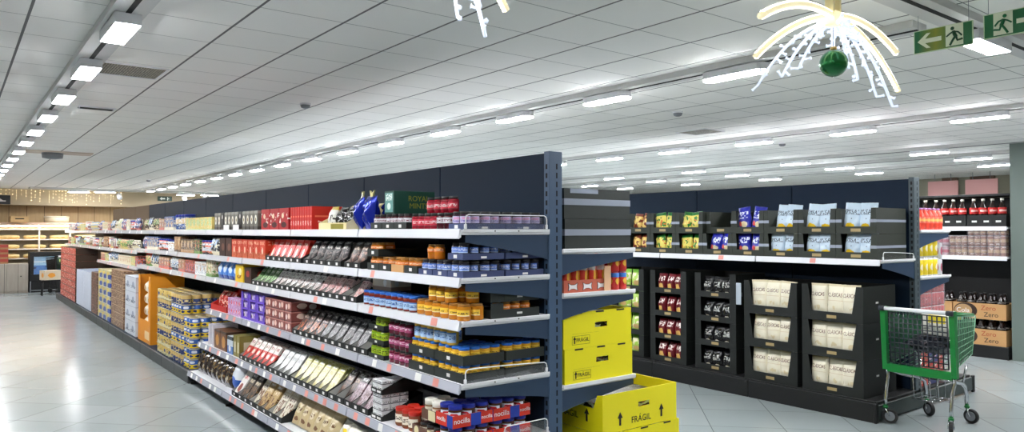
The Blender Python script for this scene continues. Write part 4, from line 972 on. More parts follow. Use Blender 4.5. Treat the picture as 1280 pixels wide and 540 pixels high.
B_bk = bag_kind('coffee_bag', 'pouch', 0.15, 0.21, 0.09, PR('black_pouch', (34, 33, 34), [('text', 0.5, 0.65, (150, 150, 150), 0.2, 0.8, 12), ('blob', 0.5, 0.3, 0.2, 0.14, (110, 104, 96), 0.4)], flat=True, rough=0.25, coat=0.3), 14, wr=0.35)
B_or = bag_kind('sweet_bag', 'sweet bag', 0.14, 0.20, 0.08, PR('orange_green_bag', (226, 222, 206), [('blob', 0.5, 0.3, 0.4, 0.2, (236, 150, 40), 0.7), ('blob', 0.3, 0.62, 0.24, 0.14, (240, 206, 50), 0.6), ('band', 0.0, 0.2, (96, 190, 30))], flat=True, rough=0.3), 15, wr=0.4)
for i in range(2): B_bk.put((2.30, 4.30+0.16*i, SB), LB(f'black pouch on the bottom shelf behind the white-lidded jar, {nth(i+1)} along'), 'black pouches', rot=(0, 0.25, 0))
for i in range(4): B_or.put((2.12+0.012*i, 4.36+0.125*i, SB), LB(f'white, orange and green sweet bag on the bottom shelf, {nth(i+1)} along'), 'orange and green bags', rot=(0, 0.3, R.uniform(-0.2, 0.2)))
BEIGEP = PR('beige_pouch', (200, 180, 138), [('band', 0.86, 1.0, (180, 156, 110)), ('blob', 0.5, 0.5, 0.26, 0.14, (226, 212, 182), 0.5), ('text', 0.46, 0.58, (110, 76, 40), 0.26, 0.74, 12), ('blob', 0.5, 0.2, 0.3, 0.1, (120, 80, 50), 1.0)], flat=True)
B_bg = bag_kind('nut_bag', 'pouch', 0.15, 0.225, 0.06, BEIGEP, 16, wr=0.3)
for i in range(6):
    for d in range(2 if i % 2 else 1): B_bg.put((2.13+0.09*d, 4.90+0.125*i, SB+0.01), LB(f'beige paper pouch leaning on the bottom shelf, {nth(i+1)} along' + (', one behind' if d else '')), 'beige pouches', rot=(0, 0.5, R.uniform(-0.1, 0.1)))
P_cbn = pack_kind('chocolate_pack', 0.138, 0.23, 0.024, slab('cream_brown_pack', (222, 214, 196), (206, 196, 170), (120, 76, 50), (90, 60, 40)))
P_tan = pack_kind('chocolate_pack', 0.138, 0.23, 0.024, slab('tan_pack', (190, 160, 106), (160, 128, 80), (110, 70, 44), (240, 226, 196)))
P_blk = pack_kind('chocolate_pack', 0.138, 0.23, 0.024, slab('black_tan_pack', (60, 50, 40), (40, 36, 34), (130, 96, 60), (206, 190, 160)))
P_wrd = pack_kind('chocolate_pack', 0.138, 0.23, 0.024, PR('white_red_pack', (228, 224, 218), [('blob', 0.5, 0.28, 0.4, 0.24, (140, 50, 36), 0.8), ('text', 0.66, 0.8, (190, 50, 40), 0.15, 0.85, 12)], flat=True))
lean_run(P_cbn, 5.66, 2, 0.16, SB, XB, 'cream leaning pack with brown picture on bottom shelf', 'cream packs on the bottom shelf', 2, 0.6, 0.045)
lean_run(P_tan, 5.98, 2, 0.16, SB, XB, 'tan leaning pack on the bottom shelf', 'tan packs on the bottom shelf', 3, 0.6)
lean_run(P_cbn, 6.30, 1, 0.16, SB, XB, 'cream leaning pack beside the black and tan packs', 'cream packs on the bottom shelf', 2, 0.6, 0.05)
lean_run(P_blk, 6.46, 2, 0.16, SB, XB, 'black and tan leaning pack on the bottom shelf', 'black and tan packs', 2, 0.6)
lean_run(P_wrd, 6.78, 1, 0.16, SB, XB, 'white leaning pack with red picture on the bottom shelf', 'white and red packs', 2, 0.6)
B_bwp = bag_kind('sugar_bag', 'bag', 0.20, 0.26, 0.12, PR('blue_white_sack', (228, 232, 238), [('band', 0.0, 0.42, (36, 92, 190)), ('blob', 0.6, 0.42, 0.3, 0.1, (36, 92, 190), 0.4)], flat=True, rough=0.35), 17)
B_bwp.put((2.16, 7.06, SB), 'tall white and blue bag on the bottom shelf beside the dark bags', rot=(0, 0.15, 0))
B_bwp.put((2.36, 7.02, SB), 'white and blue bag behind the front one on the bottom shelf', rot=(0, 0.2, 0))
B_dk = bag_kind('coffee_bag', 'pouch', 0.16, 0.22, 0.10, PR('dark_gold_pouch', (52, 42, 38), [('speck', 6, 0.58, (130, 106, 70), 0.1, 0.95), ('blob', 0.5, 0.36, 0.18, 0.14, (190, 176, 150), 0.6)], flat=True, rough=0.25, coat=0.3), 18, wr=0.4)
for i in range(7): 
    B_dk.put((2.14, 7.26+0.165*i, SB), LB(f'dark glossy coffee bag on the bottom shelf, {nth(i+1)} beyond the white and blue bag'), 'dark coffee bags', rot=(0, 0.22, R.uniform(-0.15, 0.15)))
    if i > 3: B_dk.put((2.28, 7.28+0.165*i, SB), LB(f'dark glossy coffee bag in the second row, {nth(i+1)} along the bottom shelf'), 'dark coffee bags', rot=(0, 0.22, R.uniform(-0.15, 0.15)))

# --------------------------------------------------------------- tins stacked on the low plinth
def tin_kind(name, r, h, mat):
    b = MB().lathe([(r*0.96, 0), (r, 0.003), (r, h-0.004), (r*0.96, h-0.001)], 16, cap0=True, cap1=False)
    l = MB().lathe([(r*0.955, h-0.0025), (r*0.94, h), (r*0.3, h-0.0015)], 16, cap0=False)
    return Kind(name, 'tin', [('can', b.mesh(name+'_can', mat)), ('lid', l.mesh(name+'_lid', TINLID))])
TINLID = PM('tin_lid', (206, 188, 140), 0.3, metal=0.7)
tinA = tin_kind('tin_can', 0.056, 0.108, PR('blue_yellow_tin', (50, 96, 180), [('band', 0.06, 0.5, (238, 206, 40)), ('blob', 0.5, 0.3, 0.2, 0.14, (30, 50, 110), 0.3), ('blob', 0.3, 0.72, 0.12, 0.14, (220, 226, 236), 0.3), ('band', 0.95, 1.0, (210, 190, 140))]))
tinB = tin_kind('tin_can', 0.056, 0.108, PR('navy_gold_tin', (46, 62, 120), [('band', 0.55, 0.98, (206, 176, 110)), ('speck', 6, 0.58, (226, 206, 150), 0.1, 0.5), ('blob', 0.6, 0.35, 0.12, 0.16, (226, 200, 90), 0.4)]))
tinC = tin_kind('tin_can', 0.056, 0.108, PR('gold_cream_tin', (216, 186, 104), [('band', 0.0, 0.3, (230, 220, 180)), ('speck', 6, 0.6, (110, 96, 70), 0.2, 0.9), ('blob', 0.5, 0.5, 0.12, 0.2, (60, 80, 140), 0.4)]))
K_pad = {}
PADM = PM('pad_card', (206, 196, 160), 0.7)
def tin_stack(kd, y0, ny, nx, tiers, x0, desc, group, mixk=None):
    p = 0.1135
    key = (ny, nx)
    if key not in K_pad: K_pad[key] = Kind('card_sheet', 'card sheet', [('card_sheet', MB().box(-0.057, p*(nx-1)+0.057, -0.057, p*(ny-1)+0.057, 0, 0.003).mesh('card_sheet', PADM))])
    for t_i in range(tiers):
        z = 0.14 + t_i*0.1125
        if t_i: K_pad[key].put((x0, y0, z-0.0036), LB(f'thin card sheet under the {nth(t_i+1)} layer of {desc}s'), 'card sheets in the tin stacks')
        for i in range(nx):
            for j in range(ny):
                if i > 0 and j > 0 and t_i < tiers-1: continue
                k = mixk if (mixk and (t_i % 3 == 2)) else kd
                k.put((x0+p*i, y0+p*j, z), LB(f'{desc}, {nth(t_i+1)} layer up, {nth(i+1)} deep, {nth(j+1)} along'), group, rot=(0, 0, R.uniform(-0.6, 0.6)))
tin_stack(tinA, 8.475, 3, 4, 5, 2.125, 'blue and yellow tin', 'blue and yellow tins')
tin_stack(tinB, 8.85, 5, 4, 7, 2.125, 'navy and gold tin', 'navy and gold tins', tinA)
tin_stack(tinC, 9.46, 6, 3, 7, 2.125, 'golden cream tin', 'golden tins', tinB)
# --------------------------------------------------------------- orange display and cartons on the plinth
ORANGE = PM('orange_card', (236, 150, 30), 0.5)
od = thing('orange_display_box', 'tall orange cardboard display box with a cut-out window facing the aisle', 'display box', (2.09, 10.95, 0.1405))
m = MB().box(0.005, 0.42, -0.39, -0.384, 0, 0.90).box(0.005, 0.42, 0.384, 0.39, 0, 0.90).box(0.414, 0.42, -0.384, 0.384, 0, 0.955)
m.prism([(-0.39, 0), (-0.39, 0.90), (-0.27, 0.90), (-0.27, 0.30), (0.27, 0.30), (0.27, 0.90), (0.39, 0.90), (0.39, 0)], 'x', 0.0, 0.0049)
mobj('carton', m.mesh('orange_carton', ORANGE), od)
mobj('inner_back', MB().box(0.395, 0.4135, -0.383, 0.383, 0.002, 0.945).mesh('orange_back', BROWNCARD), od)
mobj('front_label', MB().box(-0.0014, -0.0003, -0.33, -0.05, 0.05, 0.16).mesh('orange_label', PM('pale_label', (246, 206, 150), 0.5)), od)
B_cot = bag_kind('snack_bag', 'bag', 0.25, 0.16, 0.14, PR('white_gold_bag', (232, 222, 206), [('blob', 0.5, 0.5, 0.3, 0.3, (200, 150, 90), 0.8)], flat=True), 20)
for i in range(2):
    for t_i in range(5): B_cot.put((2.19, 10.83+0.26*i, 0.142+0.162*t_i), LB(f'white and gold bag inside the orange display, {nth(t_i+1)} up, {["near", "far"][i]} column'), 'bags in the orange display')
def carton_stack(name, y0, w, d, h, n, cols, mat, desc, group, x0=2.085):
    k = box_kind(name, 'carton', w-0.004, d, h-0.002, mat)
    for j in range(cols):
        for i in range(n):
            k.put((x0, y0+w*(j+0.5), 0.1402+h*i), LB(f'{desc}, {nth(i+1)} up, {nth(j+1)} column along'), group)
    return k
carton_stack('drink_carton', 11.50, 0.40, 0.4, 0.212, 4, 2, PR('white_grey_carton', (216, 220, 228), [('blob', 0.5, 0.45, 0.22, 0.25, (150, 160, 180), 0.5), ('text', 0.2, 0.4, (90, 100, 120), 0.1, 0.9, 8), ('band', 0.93, 1, (190, 194, 204))]), 'white carton with grey print in the floor stack', 'white floor cartons')
carton_stack('drink_carton', 12.42, 0.36, 0.38, 0.112, 8, 3, PR('brown_gold_carton', (130, 96, 74), [('speck', 7, 0.56, (206, 176, 140), 0.1, 0.9), ('band', 0.92, 1.0, (190, 160, 120))]), 'brown and gold carton in floor stack', 'brown floor cartons')
carton_stack('food_carton', 13.60, 0.42, 0.38, 0.14, 6, 3, PR('blue_yellow_carton', (206, 196, 150), [('band', 0.0, 0.55, (40, 76, 170), 0.0, 0.6), ('blob', 0.6, 0.7, 0.3, 0.25, (236, 206, 70), 0.5), ('speck', 7, 0.62, (120, 150, 190), 0, 1)]), 'blue and yellow carton in floor stack', 'blue and yellow floor cartons')
carton_stack('food_carton', 14.95, 0.35, 0.34, 0.15, 5, 2, PR('dark_brown_carton', (94, 66, 54), [('speck', 6, 0.56, (170, 120, 100), 0, 1)]), 'dark brown carton in floor stack', 'dark brown floor cartons')
wc = Kind('white_crate', 'crate', [('body', MB().shell(0.98, 0.46, (0.142, 0.142), 0.012).mesh('crate_body', PM('crate_white', (206, 212, 226), 0.5))), ('handle_slot', MB().box(0.17, 0.29, -0.4915, -0.4905, 0.09, 0.105).mesh('crate_slot', SLOT))])
for j in range(2):
    for i in range(5): wc.put((2.085, 16.2+1.0*j, 0.14+0.1425*i), LB(f'white plastic crate, {nth(i+1)} up, {["near", "far"][j]} column of the crate stack'), 'white crates')
BROWNCARD_D = PM('dark_brown_card', (74, 54, 40), 0.75)
k_redb = PR('red_fruit_carton', (206, 66, 46), [('speck', 5, 0.56, (244, 206, 190), 0, 1), ('speck', 8, 0.62, (150, 40, 30), 0, 1), ('band', 0.9, 1.0, (110, 80, 60))])
carton_stack('fruit_carton', 17.9, 0.52, 0.42, 0.143, 8, 5, k_redb, 'red patterned carton in the far floor stack', 'red floor cartons')
me_ = bpy.data.objects['fruit_carton'].data; me_.materials.append(BROWNCARD_D)
for p_ in me_.polygons:
    if p_.normal.y < -0.9 or p_.normal.z > 0.9: p_.material_index = 1
kb = box_kind('brown_box', 'carton', 0.62, 0.34, 0.27, PM('dark_brown_box', (80, 62, 48), 0.7))
for i in range(3): kb.put((2.515, 18.05+0.64*i, 0.14), LB(f'plain brown carton behind the red patterned stack, {nth(i+1)} along'), 'plain brown cartons')

# --------------------------------------------------------------- assorted goods on the far shelves
def rc(): return R.choice([(226, 226, 222), (206, 212, 220), (120, 160, 90), (180, 206, 150), (232, 206, 120), (206, 150, 96), (150, 60, 50), (222, 120, 100), (70, 100, 160), (150, 180, 220), (90, 70, 60), (236, 226, 200), (60, 60, 66), (190, 150, 110), (216, 190, 150), (238, 238, 236)])
def cname(c):
    r, g, b = c
    if max(c)-min(c) < 26: return 'white' if r > 200 else 'grey' if r > 100 else 'black'
    if g > r and g > b: return 'green'
    if b > r and b >= g: return 'blue'
    if r > 200 and g > 180: return 'cream' if b > 150 else 'yellow'
    if r > 130 and g < 130 and b < 110 and r-g > 80: return 'red'
    return 'tan' if r > 170 else 'brown'
AK = []
for i in range(34):
    c, c2, c3 = rc(), rc(), rc()
    m_ = PR(f'assorted_print', c, [('blob', R.uniform(0.35, 0.65), R.uniform(0.4, 0.65), R.uniform(0.18, 0.34), R.uniform(0.16, 0.3), c2, 0.6), ('band', 0.0, R.uniform(0.08, 0.25), c3), ('speck', R.uniform(4, 8), 0.57, c3, 0.15, 0.95), ('speck', R.uniform(8, 14), 0.6, rc(), 0.1, 0.8), ('text', 0.75, 0.9, c2, 0.1, 0.9, 12)], flat=(i % 3 == 1))
    w = R.uniform(0.10, 0.17); h = R.uniform(0.145, 0.20); d = 0.2
    form = i % 4
    if form in (0, 2): k = box_kind('grocery_carton', 'carton', w, d, h, m_, 0.003); nm = 'carton'
    elif form == 1: k = bag_kind('grocery_bag', 'bag', w, h, 0.07, m_, 30+i, wr=0.3); nm = 'bag'
    else:
        r = w*0.42; w = r*2.06
        k = Kind('grocery_tub', 'tub', [('tub', MB().lathe([(r*0.85, 0), (r, h*0.2), (r, h*0.86)], 14).mesh('tub', m_)), ('lid', MB().lathe([(r*1.01, h*0.86+0.0005), (r*1.01, h-0.004), (r*0.94, h)], 14).mesh('tub_lid', R.choice([LIDWH, LIDBLK, LIDRED, LIDNAVY])))]); nm = 'tub'
    AK.append((k, w, d, nm, cname(c), h))
def assorted(y0, y1, z, hmax, where, group):
    y = y0; cnt = {}
    while y < y1 - 0.2:
        k, w, d, nm, cn, h = R.choice(AK)
        if h > hmax: continue
        n = R.randint(2, 4)
        for i in range(n):
            if y + w > y1: break
            key = (cn, nm); cnt[key] = cnt.get(key, 0) + 1
            off = 0.255 if nm != 'carton' else 0.0
            x = 2.255 if nm == 'carton' else 2.255 + (0.035 if nm == 'bag' else w*0.52)
            k.put((x, y + w/2 + 0.002, z), LB(f'{cn} {nm} with print on {where}, {nth(cnt[key])} such {nm}'), group)
            y += w + 0.006
        y += 0.012
assorted(8.33, 12.1, S1, 0.21, 'top shelf past the coffee packs', 'assorted packs on the far top shelf')
assorted(8.14, 12.1, S2, 0.21, 'second shelf past the brown cartons', 'assorted packs on the far second shelf')
assorted(8.32, 11.9, S3, 0.19, 'third shelf over the tins', 'assorted packs on the far third shelf')
assorted(12.3, 20.8, S1, 0.21, 'top shelf near the bakery', 'assorted packs on the farthest top shelf')
assorted(12.3, 20.8, 1.345, 0.24, 'second shelf near the bakery', 'assorted packs on the farthest second shelf')
assorted(12.3, 15.8, 1.10, 0.19, 'third shelf over the cartons', 'assorted packs on the farthest third shelf')

# --------------------------------------------------------------- goods on the end of the hidden side
film_mats = FILM
BD = Kind('black_crate', 'carton', [('carton', MB().shell(0.42, 0.585, (0.185, 0.185), 0.006).mesh('black_carton', DARKCARD)),
    ('lid', MB().box(0.0, 0.585, -0.21, 0.21, 0.1855, 0.19).mesh('black_lid_card', DARKCARD)),
    ('tape_band', MB().bev(-0.003, 0.588, -0.2135, 0.2135, 0.085, 0.125, 0.001).mesh('tape_band', FILM))])
for i in range(2):
    o = BD.put((3.015-0.006*i, 3.60, 1.535+0.1915*i), LB(f'black carton with clear tape band, {["lower", "upper"][i]} of two above the red can packs'), 'black taped cartons')
tp = MB().box(0.05, 0.29, -0.2126, -0.2105, 0.16, 0.189).mesh('tape_patch', FILM)
mobj('tape_patch', tp, o)
canred = PR('orange_can', (224, 60, 44), [('blob', 0.55, 0.5, 0.2, 0.3, (244, 190, 60), 0.5), ('blob', 0.4, 0.8, 0.3, 0.12, (246, 226, 220), 0.4), ('band', 0.0, 0.06, (200, 200, 206))])
K_can = Kind('drink_can', 'can', [('can', MB().lathe([(0.026, 0), (0.033, 0.008), (0.033, 0.176), (0.027, 0.187)], 14, cap1=False).mesh('can_body', canred)), ('lid', MB().lathe([(0.0275, 0.1872), (0.0265, 0.1895), (0.02, 0.1875)], 14, cap0=False).mesh('can_lid', CHROME))])
canblu = PR('blue_red_can', (214, 50, 44), [('band', 0.72, 0.97, (40, 110, 196)), ('blob', 0.5, 0.5, 0.2, 0.22, (244, 196, 70), 0.5)])
K_can2 = Kind('drink_can', 'can', [('can', MB().lathe([(0.026, 0), (0.033, 0.006), (0.033, 0.107), (0.027, 0.115)], 14, cap1=False).mesh('can2_body', canblu)), ('lid', MB().lathe([(0.0275, 0.1152), (0.0265, 0.1175), (0.02, 0.1155)], 14, cap0=False).mesh('can2_lid', CHROME))])
REDKRAFT = PM('red_kraft', (206, 104, 80), 0.6)
ct = thing('can_tray', 'orange-red low tray with three white bow-tie marks holding red cans', 'display tray', (3.015, 3.50, 1.262))
mobj('carton', MB().shell(0.20, 0.40, (0.078, 0.078), 0.004).mesh('can_carton', REDKRAFT), ct)
for i in range(3):
    x = 0.075+0.125*i; w, h = 0.042, 0.026
    bow = [(x-w, 0.036-h), (x-w*0.35, 0.036-h*0.55), (x+w*0.35, 0.036-h*0.55), (x+w, 0.036-h), (x+w*0.88, 0.036), (x+w, 0.036+h), (x+w*0.35, 0.036+h*0.55), (x-w*0.35, 0.036+h*0.55), (x-w, 0.036+h), (x-w*0.88, 0.036)]
    mobj('bow_tie_mark', MB().prism(bow, 'y', -0.1012, -0.1003).mesh('bow_tie_ink', INK), ct)
    bow2 = [(x+(a-x)*0.86, 0.036+(b-0.036)*0.8) for a, b in bow]
    mobj('bow_tie_face', MB().prism(bow2, 'y', -0.1020, -0.1013).mesh('bow_tie_white', WHT), ct)
for j in range(2):
    for i in range(5): K_can.put((3.058+0.076*i, 3.44+0.085*j, 1.2665+0.0005), LB(f'red can in the bow-tie tray, {nth(i+1)} from the post, {["front", "rear"][j]} row'), 'red cans in the tray')
    for i in range(2):
        for h in range(2): K_can2.put((3.47+0.07*i, 3.415+0.075*j, 1.262+0.118*h), LB(f'red and blue can beside the bow-tie tray, {nth(i+1)} along, {["front", "rear"][j]} row, {["lower", "upper"][h]}'), 'red and blue cans')
ds = Kind('card_divider', 'card', [('card_divider', MB().box(0, 0.06, -0.002, 0.002, 0, 0.16).mesh('divider', PM('tan_card', (226, 180, 140), 0.7)))])
ds.put((3.345, 3.392, 1.262+0.0005), 'tan card strip standing before the red cans'); C.objects['card_divider'].location = (3.352, 3.388, 1.2625)
# yellow FRAGIL boxes
def slot_hole(x, z, w, h): return (x-w/2, x+w/2, z-h/2, z+h/2)
def yellow_box(loc, W, D, Hh, label, text_size, style):
    t = thing('yellow_carton', label, 'carton', loc)
    fr = MB()
    hz = Hh*0.60; hx = W*0.54; hw, hh = 0.055, 0.016
    # front wall with a real hand hole
    fr.box(0, W, 0, 0.005, 0, hz-hh).box(0, W, 0, 0.005, hz+hh, Hh).box(0, hx-hw, 0, 0.005, hz-hh, hz+hh).box(hx+hw, W, 0, 0.005, hz-hh, hz+hh)
    if style == 'cut':
        fr.prism([(0.0, 0), (0.0, Hh), (0.14, Hh*0.98), (0.17, Hh*0.55), (D, Hh*0.55), (D, 0)][::-1] if False else [(0.0051, 0), (0.0051, Hh), (0.05, Hh*0.97), (0.085, Hh*0.62), (D, Hh*0.62), (D, 0)], 'x', 0, 0.005)
    else: fr.box(0, 0.005, 0.0051, D, 0, Hh)
    fr.box(W-0.005, W, 0.0051, D, 0, Hh).box(0.0051, W-0.0051, D-0.005, D, 0, Hh).box(0.0051, W-0.0051, 0.0051, D-0.0051, 0, 0.005)
    mobj('carton', fr.mesh('yellow_carton', YELLOW), t)
    if style != 'cut':
        sl = MB()
        for q in (0.2, 0.52, 0.83): sl.box(W*q-0.035, W*q+0.035, -0.0008, 0.0, Hh-0.012, Hh-0.002)
        mobj('edge_slot', sl.mesh('edge_slot', INK), t)
    mobj('contents', MB().box(0.03, W-0.03, 0.03, D-0.03, 0.006, Hh*(0.72 if style == 'cut' else 0.86)).mesh('box_contents', PR('mixed_contents', (40, 34, 30), [('speck', 9, 0.5, (206, 214, 190), 0, 1), ('speck', 14, 0.6, (180, 90, 50), 0, 1)])), t)
    def arrow(x, z, s, face):
        p = [(-0.1, 0), (0.1, 0), (0.1, 0.55), (0.27, 0.55), (0, 1.0), (-0.27, 0.55), (-0.1, 0.55)]
        if face == 'y': return MB().prism([(x+a*s, z+b*s) for a, b in p], 'y', -0.0012, -0.0002)
        return MB().prism([(x+a*s, z+b*s) for a, b in p], 'x', -0.0012, -0.0002)
    if style == 'cut':
        mobj('lettering', stand(text_mesh('fragil_text', 'FRÁGIL', 0.058, INK), '-y', (W*0.5, -0.0004, Hh*0.22)), t)
        for q in (0.22, 0.78): mobj('arrow_mark', arrow(W*q, Hh*0.15, 0.085, 'y').mesh('arrow_ink', INK), t)
        mobj('lettering', stand(text_mesh('fragil_text', 'FRÁGIL', 0.058, INK), '-x', (-0.0004, D*0.55, Hh*0.34)), t)
        for q in (0.25, 0.85): mobj('arrow_mark', arrow(D*q, Hh*0.24, 0.085, 'x').mesh('arrow_ink', INK), t)
    else:
        mobj('lettering', stand(text_mesh('fragil_text', 'FRÁGIL', 0.034, INK), '-y', (W*0.27, -0.0004, Hh*0.22)), t)
        mobj('arrow_mark', arrow(W*0.155, Hh*0.13, 0.045, 'y').mesh('arrow_ink', INK), t)
        o = MB(); x0, x1, z0, z1 = W*0.12, W*0.37, Hh*0.10, Hh*0.34
        for a, b, c, d in ((x0, x1, z0, z0+0.0015), (x0, x1, z1-0.0015, z1), (x0, x0+0.0015, z0, z1), (x1-0.0015, x1, z0, z1)): o.box(a, b, -0.0008, -0.0002, c, d)
        o.box(W*0.12, W*0.5, -0.0008, -0.0002, Hh*0.40, Hh*0.402)
        mobj('print_frame', o.mesh('print_frame', INK), t)
    return t
yellow_box((3.0, 3.377, 0.7005), 0.60, 0.40, 0.215, 'yellow FRÁGIL carton on the shelf end, lower of the two', 0.03, 'plain')
yellow_box((2.99, 3.377, 0.9165), 0.60, 0.40, 0.225, 'yellow FRÁGIL carton on the shelf end, upper of the two', 0.03, 'plain')
yb = yellow_box((3.24, 3.29, 0.372), 0.70, 0.58, 0.245, 'big yellow FRÁGIL carton jutting out near the floor, upper of two', 0.06, 'cut')
yb2 = yellow_box((3.235, 3.28, 0.1405), 0.72, 0.60, 0.2305, 'big yellow carton at floor level under the open FRÁGIL carton', 0.06, 'plain')
KG = bag_kind('crisp_bag', 'crisp bag', 0.2, 0.25, 0.09, PR('lime_crisps', (170, 206, 80), [('speck', 5, 0.55, (236, 226, 190), 0.2, 0.8), ('band', 0.84, 1, (110, 170, 50)), ('blob', 0.5, 0.3, 0.3, 0.14, (206, 170, 110), 0.6)], flat=True, rough=0.3), 40, wr=0.3)

# ------------------------------------------------------------------ crisps gondola
GY, GB = 3.10, 1.25
CRB = PM('crate_board', (36, 42, 33), 0.6); CRB2 = PM('crate_board_dark', (19, 23, 21), 0.6)
for k in range(4):
    y0, y1 = GY + GB*k, GY + GB*(k+1)
    lab = [f'{nth(k+1)} black shelving bay of the crisps gondola, ' + s for s in ('nearest the shopping trolley', 'with blue bags on top', 'with green and yellow bags', 'hidden behind the long gondola')][k]
    if k == 3: continue
    t = thing('shelving_bay', lab, 'shelving unit', (0, 0, 0), group='bays of the crisps gondola')
    mobj('back_panel', MB().bev(7.10, 7.18, y0+(0.052 if k == 0 else 0.004), y1-0.004, 0.14, 2.135, 0.004).mesh('back_panel', SLATE), t)
    if k == 0: mobj('upright', upright_mesh(7.09, 7.20, y0, 2.15, PM('upright_grey', (70, 82, 88), 0.4)), t)
    sh = shelf_part(t, 'shelf', 6.45, 7.10, y0+0.005, y1-0.005, 1.39, RAIL, 1, -1, 50+k)
    if k == 0:
        mobj('bracket', bracket_mesh(6.48, 7.09, y0+0.006, 1.39, 0.04, 0.16), t)
        mobj('end_trim', MB().bev(6.454, 7.09, y0-0.008, y0-0.0005, 1.374, 1.394, 0.002).mesh('end_trim', WHITE_M), sh)
    mobj('base_shelf', MB().bev(6.33, 8.30, y0, y1-0.005, 0.15, 0.1748, 0.004).mesh('gondola_base', BLACK), t)
    mobj('kick_plate', MB().bev(6.29, 6.315, y0, y1-0.006, 0.0, 0.165, 0.004).mesh('kick_plate', BLACK), t)
    if k == 0:
        mobj('end_plate', MB().bev(6.32, 8.33, y0-0.022, y0-0.001, 0.02, 0.15, 0.004).mesh('end_plate', PM('end_plate_dark', (52, 62, 60), 0.45)), t)
        mobj('corner_cap', MB().bev(6.275, 6.318, y0-0.03, y0-0.001, 0.0, 0.17, 0.006).mesh('corner_cap', BLACK), t)
        mobj('corner_cap', MB().bev(8.30, 8.345, y0-0.03, y0-0.001, 0.0, 0.17, 0.006).mesh('corner_cap', BLACK), t)
    for z in (1.655, 1.215, 0.80):
        s2 = mobj('shelf', MB().bev(7.21, 7.86, y0+0.003, y1-0.005, z-0.028, z-0.0006, 0.003).mesh('shelf_board', WHITE_M), t)
        if k == 0:
            mobj('bracket', bracket_mesh(7.84, 7.21, y0+0.006, z, 0.035, 0.14), t)
            mobj('end_trim', MB().bev(7.21, 7.86, y0-0.008, y0-0.0005, z-0.018, z+0.004, 0.002).mesh('end_trim', WHITE_M), s2)

def crate_kind(name, w, d, h, lip, mat, mat_in, top_out=0.0, slant=0.02, post=0.035, tape=None, tagm=GOLDTAG, sideq=False):
    """deep display crate: low lip in front between two posts whose inner edges slope"""
    b = MB().shell(w, d, (lip, h), 0.005, 0, 1)
    # square the sides: the front posts and side walls rise to full height
    for s in (-1, 1):
        y = s*w/2
        b.prism([(0.0, lip*0.6), (0.0, h), (d, h), (d, lip*0.6)], 'y', y - (0.0055 if s > 0 else -0.0005), y - (0.0005 if s > 0 else -0.0055), 0)
        yi = y - s*post; yj = y - s*(post+slant)
        b.prism([(y - s*0.0004, lip*0.9), (y - s*0.0004, h), (yi, h), (yj, lip*0.98)], 'x', -0.0004, 0.0045, 0)
    b.box(-0.0004, 0.0045, -w/2+0.0004, w/2-0.0004, 0.0, lip, 0)
    parts = [('carton', b.mesh(name+'_carton', [mat, mat_in]))]
    parts.append(('price_tag', MB().box(-0.003, -0.0006, -0.045, 0.045, lip*0.5-0.014, lip*0.5+0.014).mesh(name+'_tag', tagm)))
    if tape: parts.append(('tape_band', MB().box(-0.0022, -0.0006, -w/2, -w/2+post+0.012, h*0.5-0.014, h*0.5+0.014).box(-0.0022, -0.0006, w/2-post-0.012, w/2, h*0.5-0.014, h*0.5+0.014).box(-0.002, d, -w/2-0.0016, -w/2-0.0004, h*0.5-0.012, h*0.5+0.012).mesh(name+'_tape', FILM)))
    if sideq: parts.append(('side_label', MB().box(d*0.38, d*0.46, -w/2-0.0014, -w/2-0.0003, h*0.52, h*0.57).mesh(name+'_side', TICKET_W)))
    return Kind(name, 'display crate', parts)
C_top = crate_kind('display_crate', 0.372, 0.56, 0.232, 0.066, CRB, PM('crate_inside', (60, 56, 48), 0.8), tape=True, post=0.045, slant=0.012)
C_big = crate_kind('display_crate', 0.58, 0.60, 0.325, 0.085, CRB2, PM('crate_inside_dark', (34, 34, 32), 0.8), slant=0.04, post=0.06, sideq=True)
C_mid = crate_kind('display_crate', 0.52, 0.52, 0.255, 0.062, CRB2, bpy.data.materials['crate_inside_dark'], slant=0.004, post=0.075)

SALT = PR('salt_crisps', (206, 224, 240), [('blob', 0.55, 0.14, 0.36, 0.2, (240, 200, 40), 0.7), ('band', 0.0, 0.05, (230, 236, 246)), ('band', 0.585, 0.595, (90, 110, 140), 0.1, 0.9), ('blob', 0.5, 0.45, 0.03, 0.02, (40, 60, 90))], flat=True, rough=0.32)
DKINK = PM('dark_blue_ink', (36, 50, 76), 0.6)
B_salt = [bag_kind('crisp_bag', 'crisp bag', 0.165, 0.25, 0.085, SALT, 50+i, texts=[('0%SAL', 0.058, DKINK, 0.0, 0.168, 0.82)], wr=0.35) for i in range(2)]
NAVYC = PR('navy_crisps', (38, 44, 168), [('blob', 0.4, 0.28, 0.26, 0.15, (230, 214, 170), 0.6), ('blob', 0.72, 0.32, 0.16, 0.12, (220, 90, 80), 0.5), ('text', 0.52, 0.8, (232, 236, 250), 0.1, 0.9, 7)], flat=True, rough=0.3)
B_navy = bag_kind('crisp_bag', 'crisp bag', 0.15, 0.24, 0.085, NAVYC, 52, wr=0.45)
GREENC = PR('green_yellow_crisps', (40, 130, 50), [('speck', 4, 0.42, (236, 220, 110), 0.0, 0.82), ('speck', 6, 0.62, (226, 120, 50), 0.0, 0.7), ('band', 0.84, 1.0, (30, 110, 44))], flat=True, rough=0.3)
B_gry = bag_kind('crisp_bag', 'crisp bag', 0.15, 0.225, 0.085, GREENC, 53, wr=0.4)
BRWNC = PR('brown_yellow_crisps', (130, 56, 36), [('speck', 4, 0.46, (240, 206, 120), 0.0, 0.85), ('band', 0.0, 0.18, (244, 226, 160))], flat=True, rough=0.3)
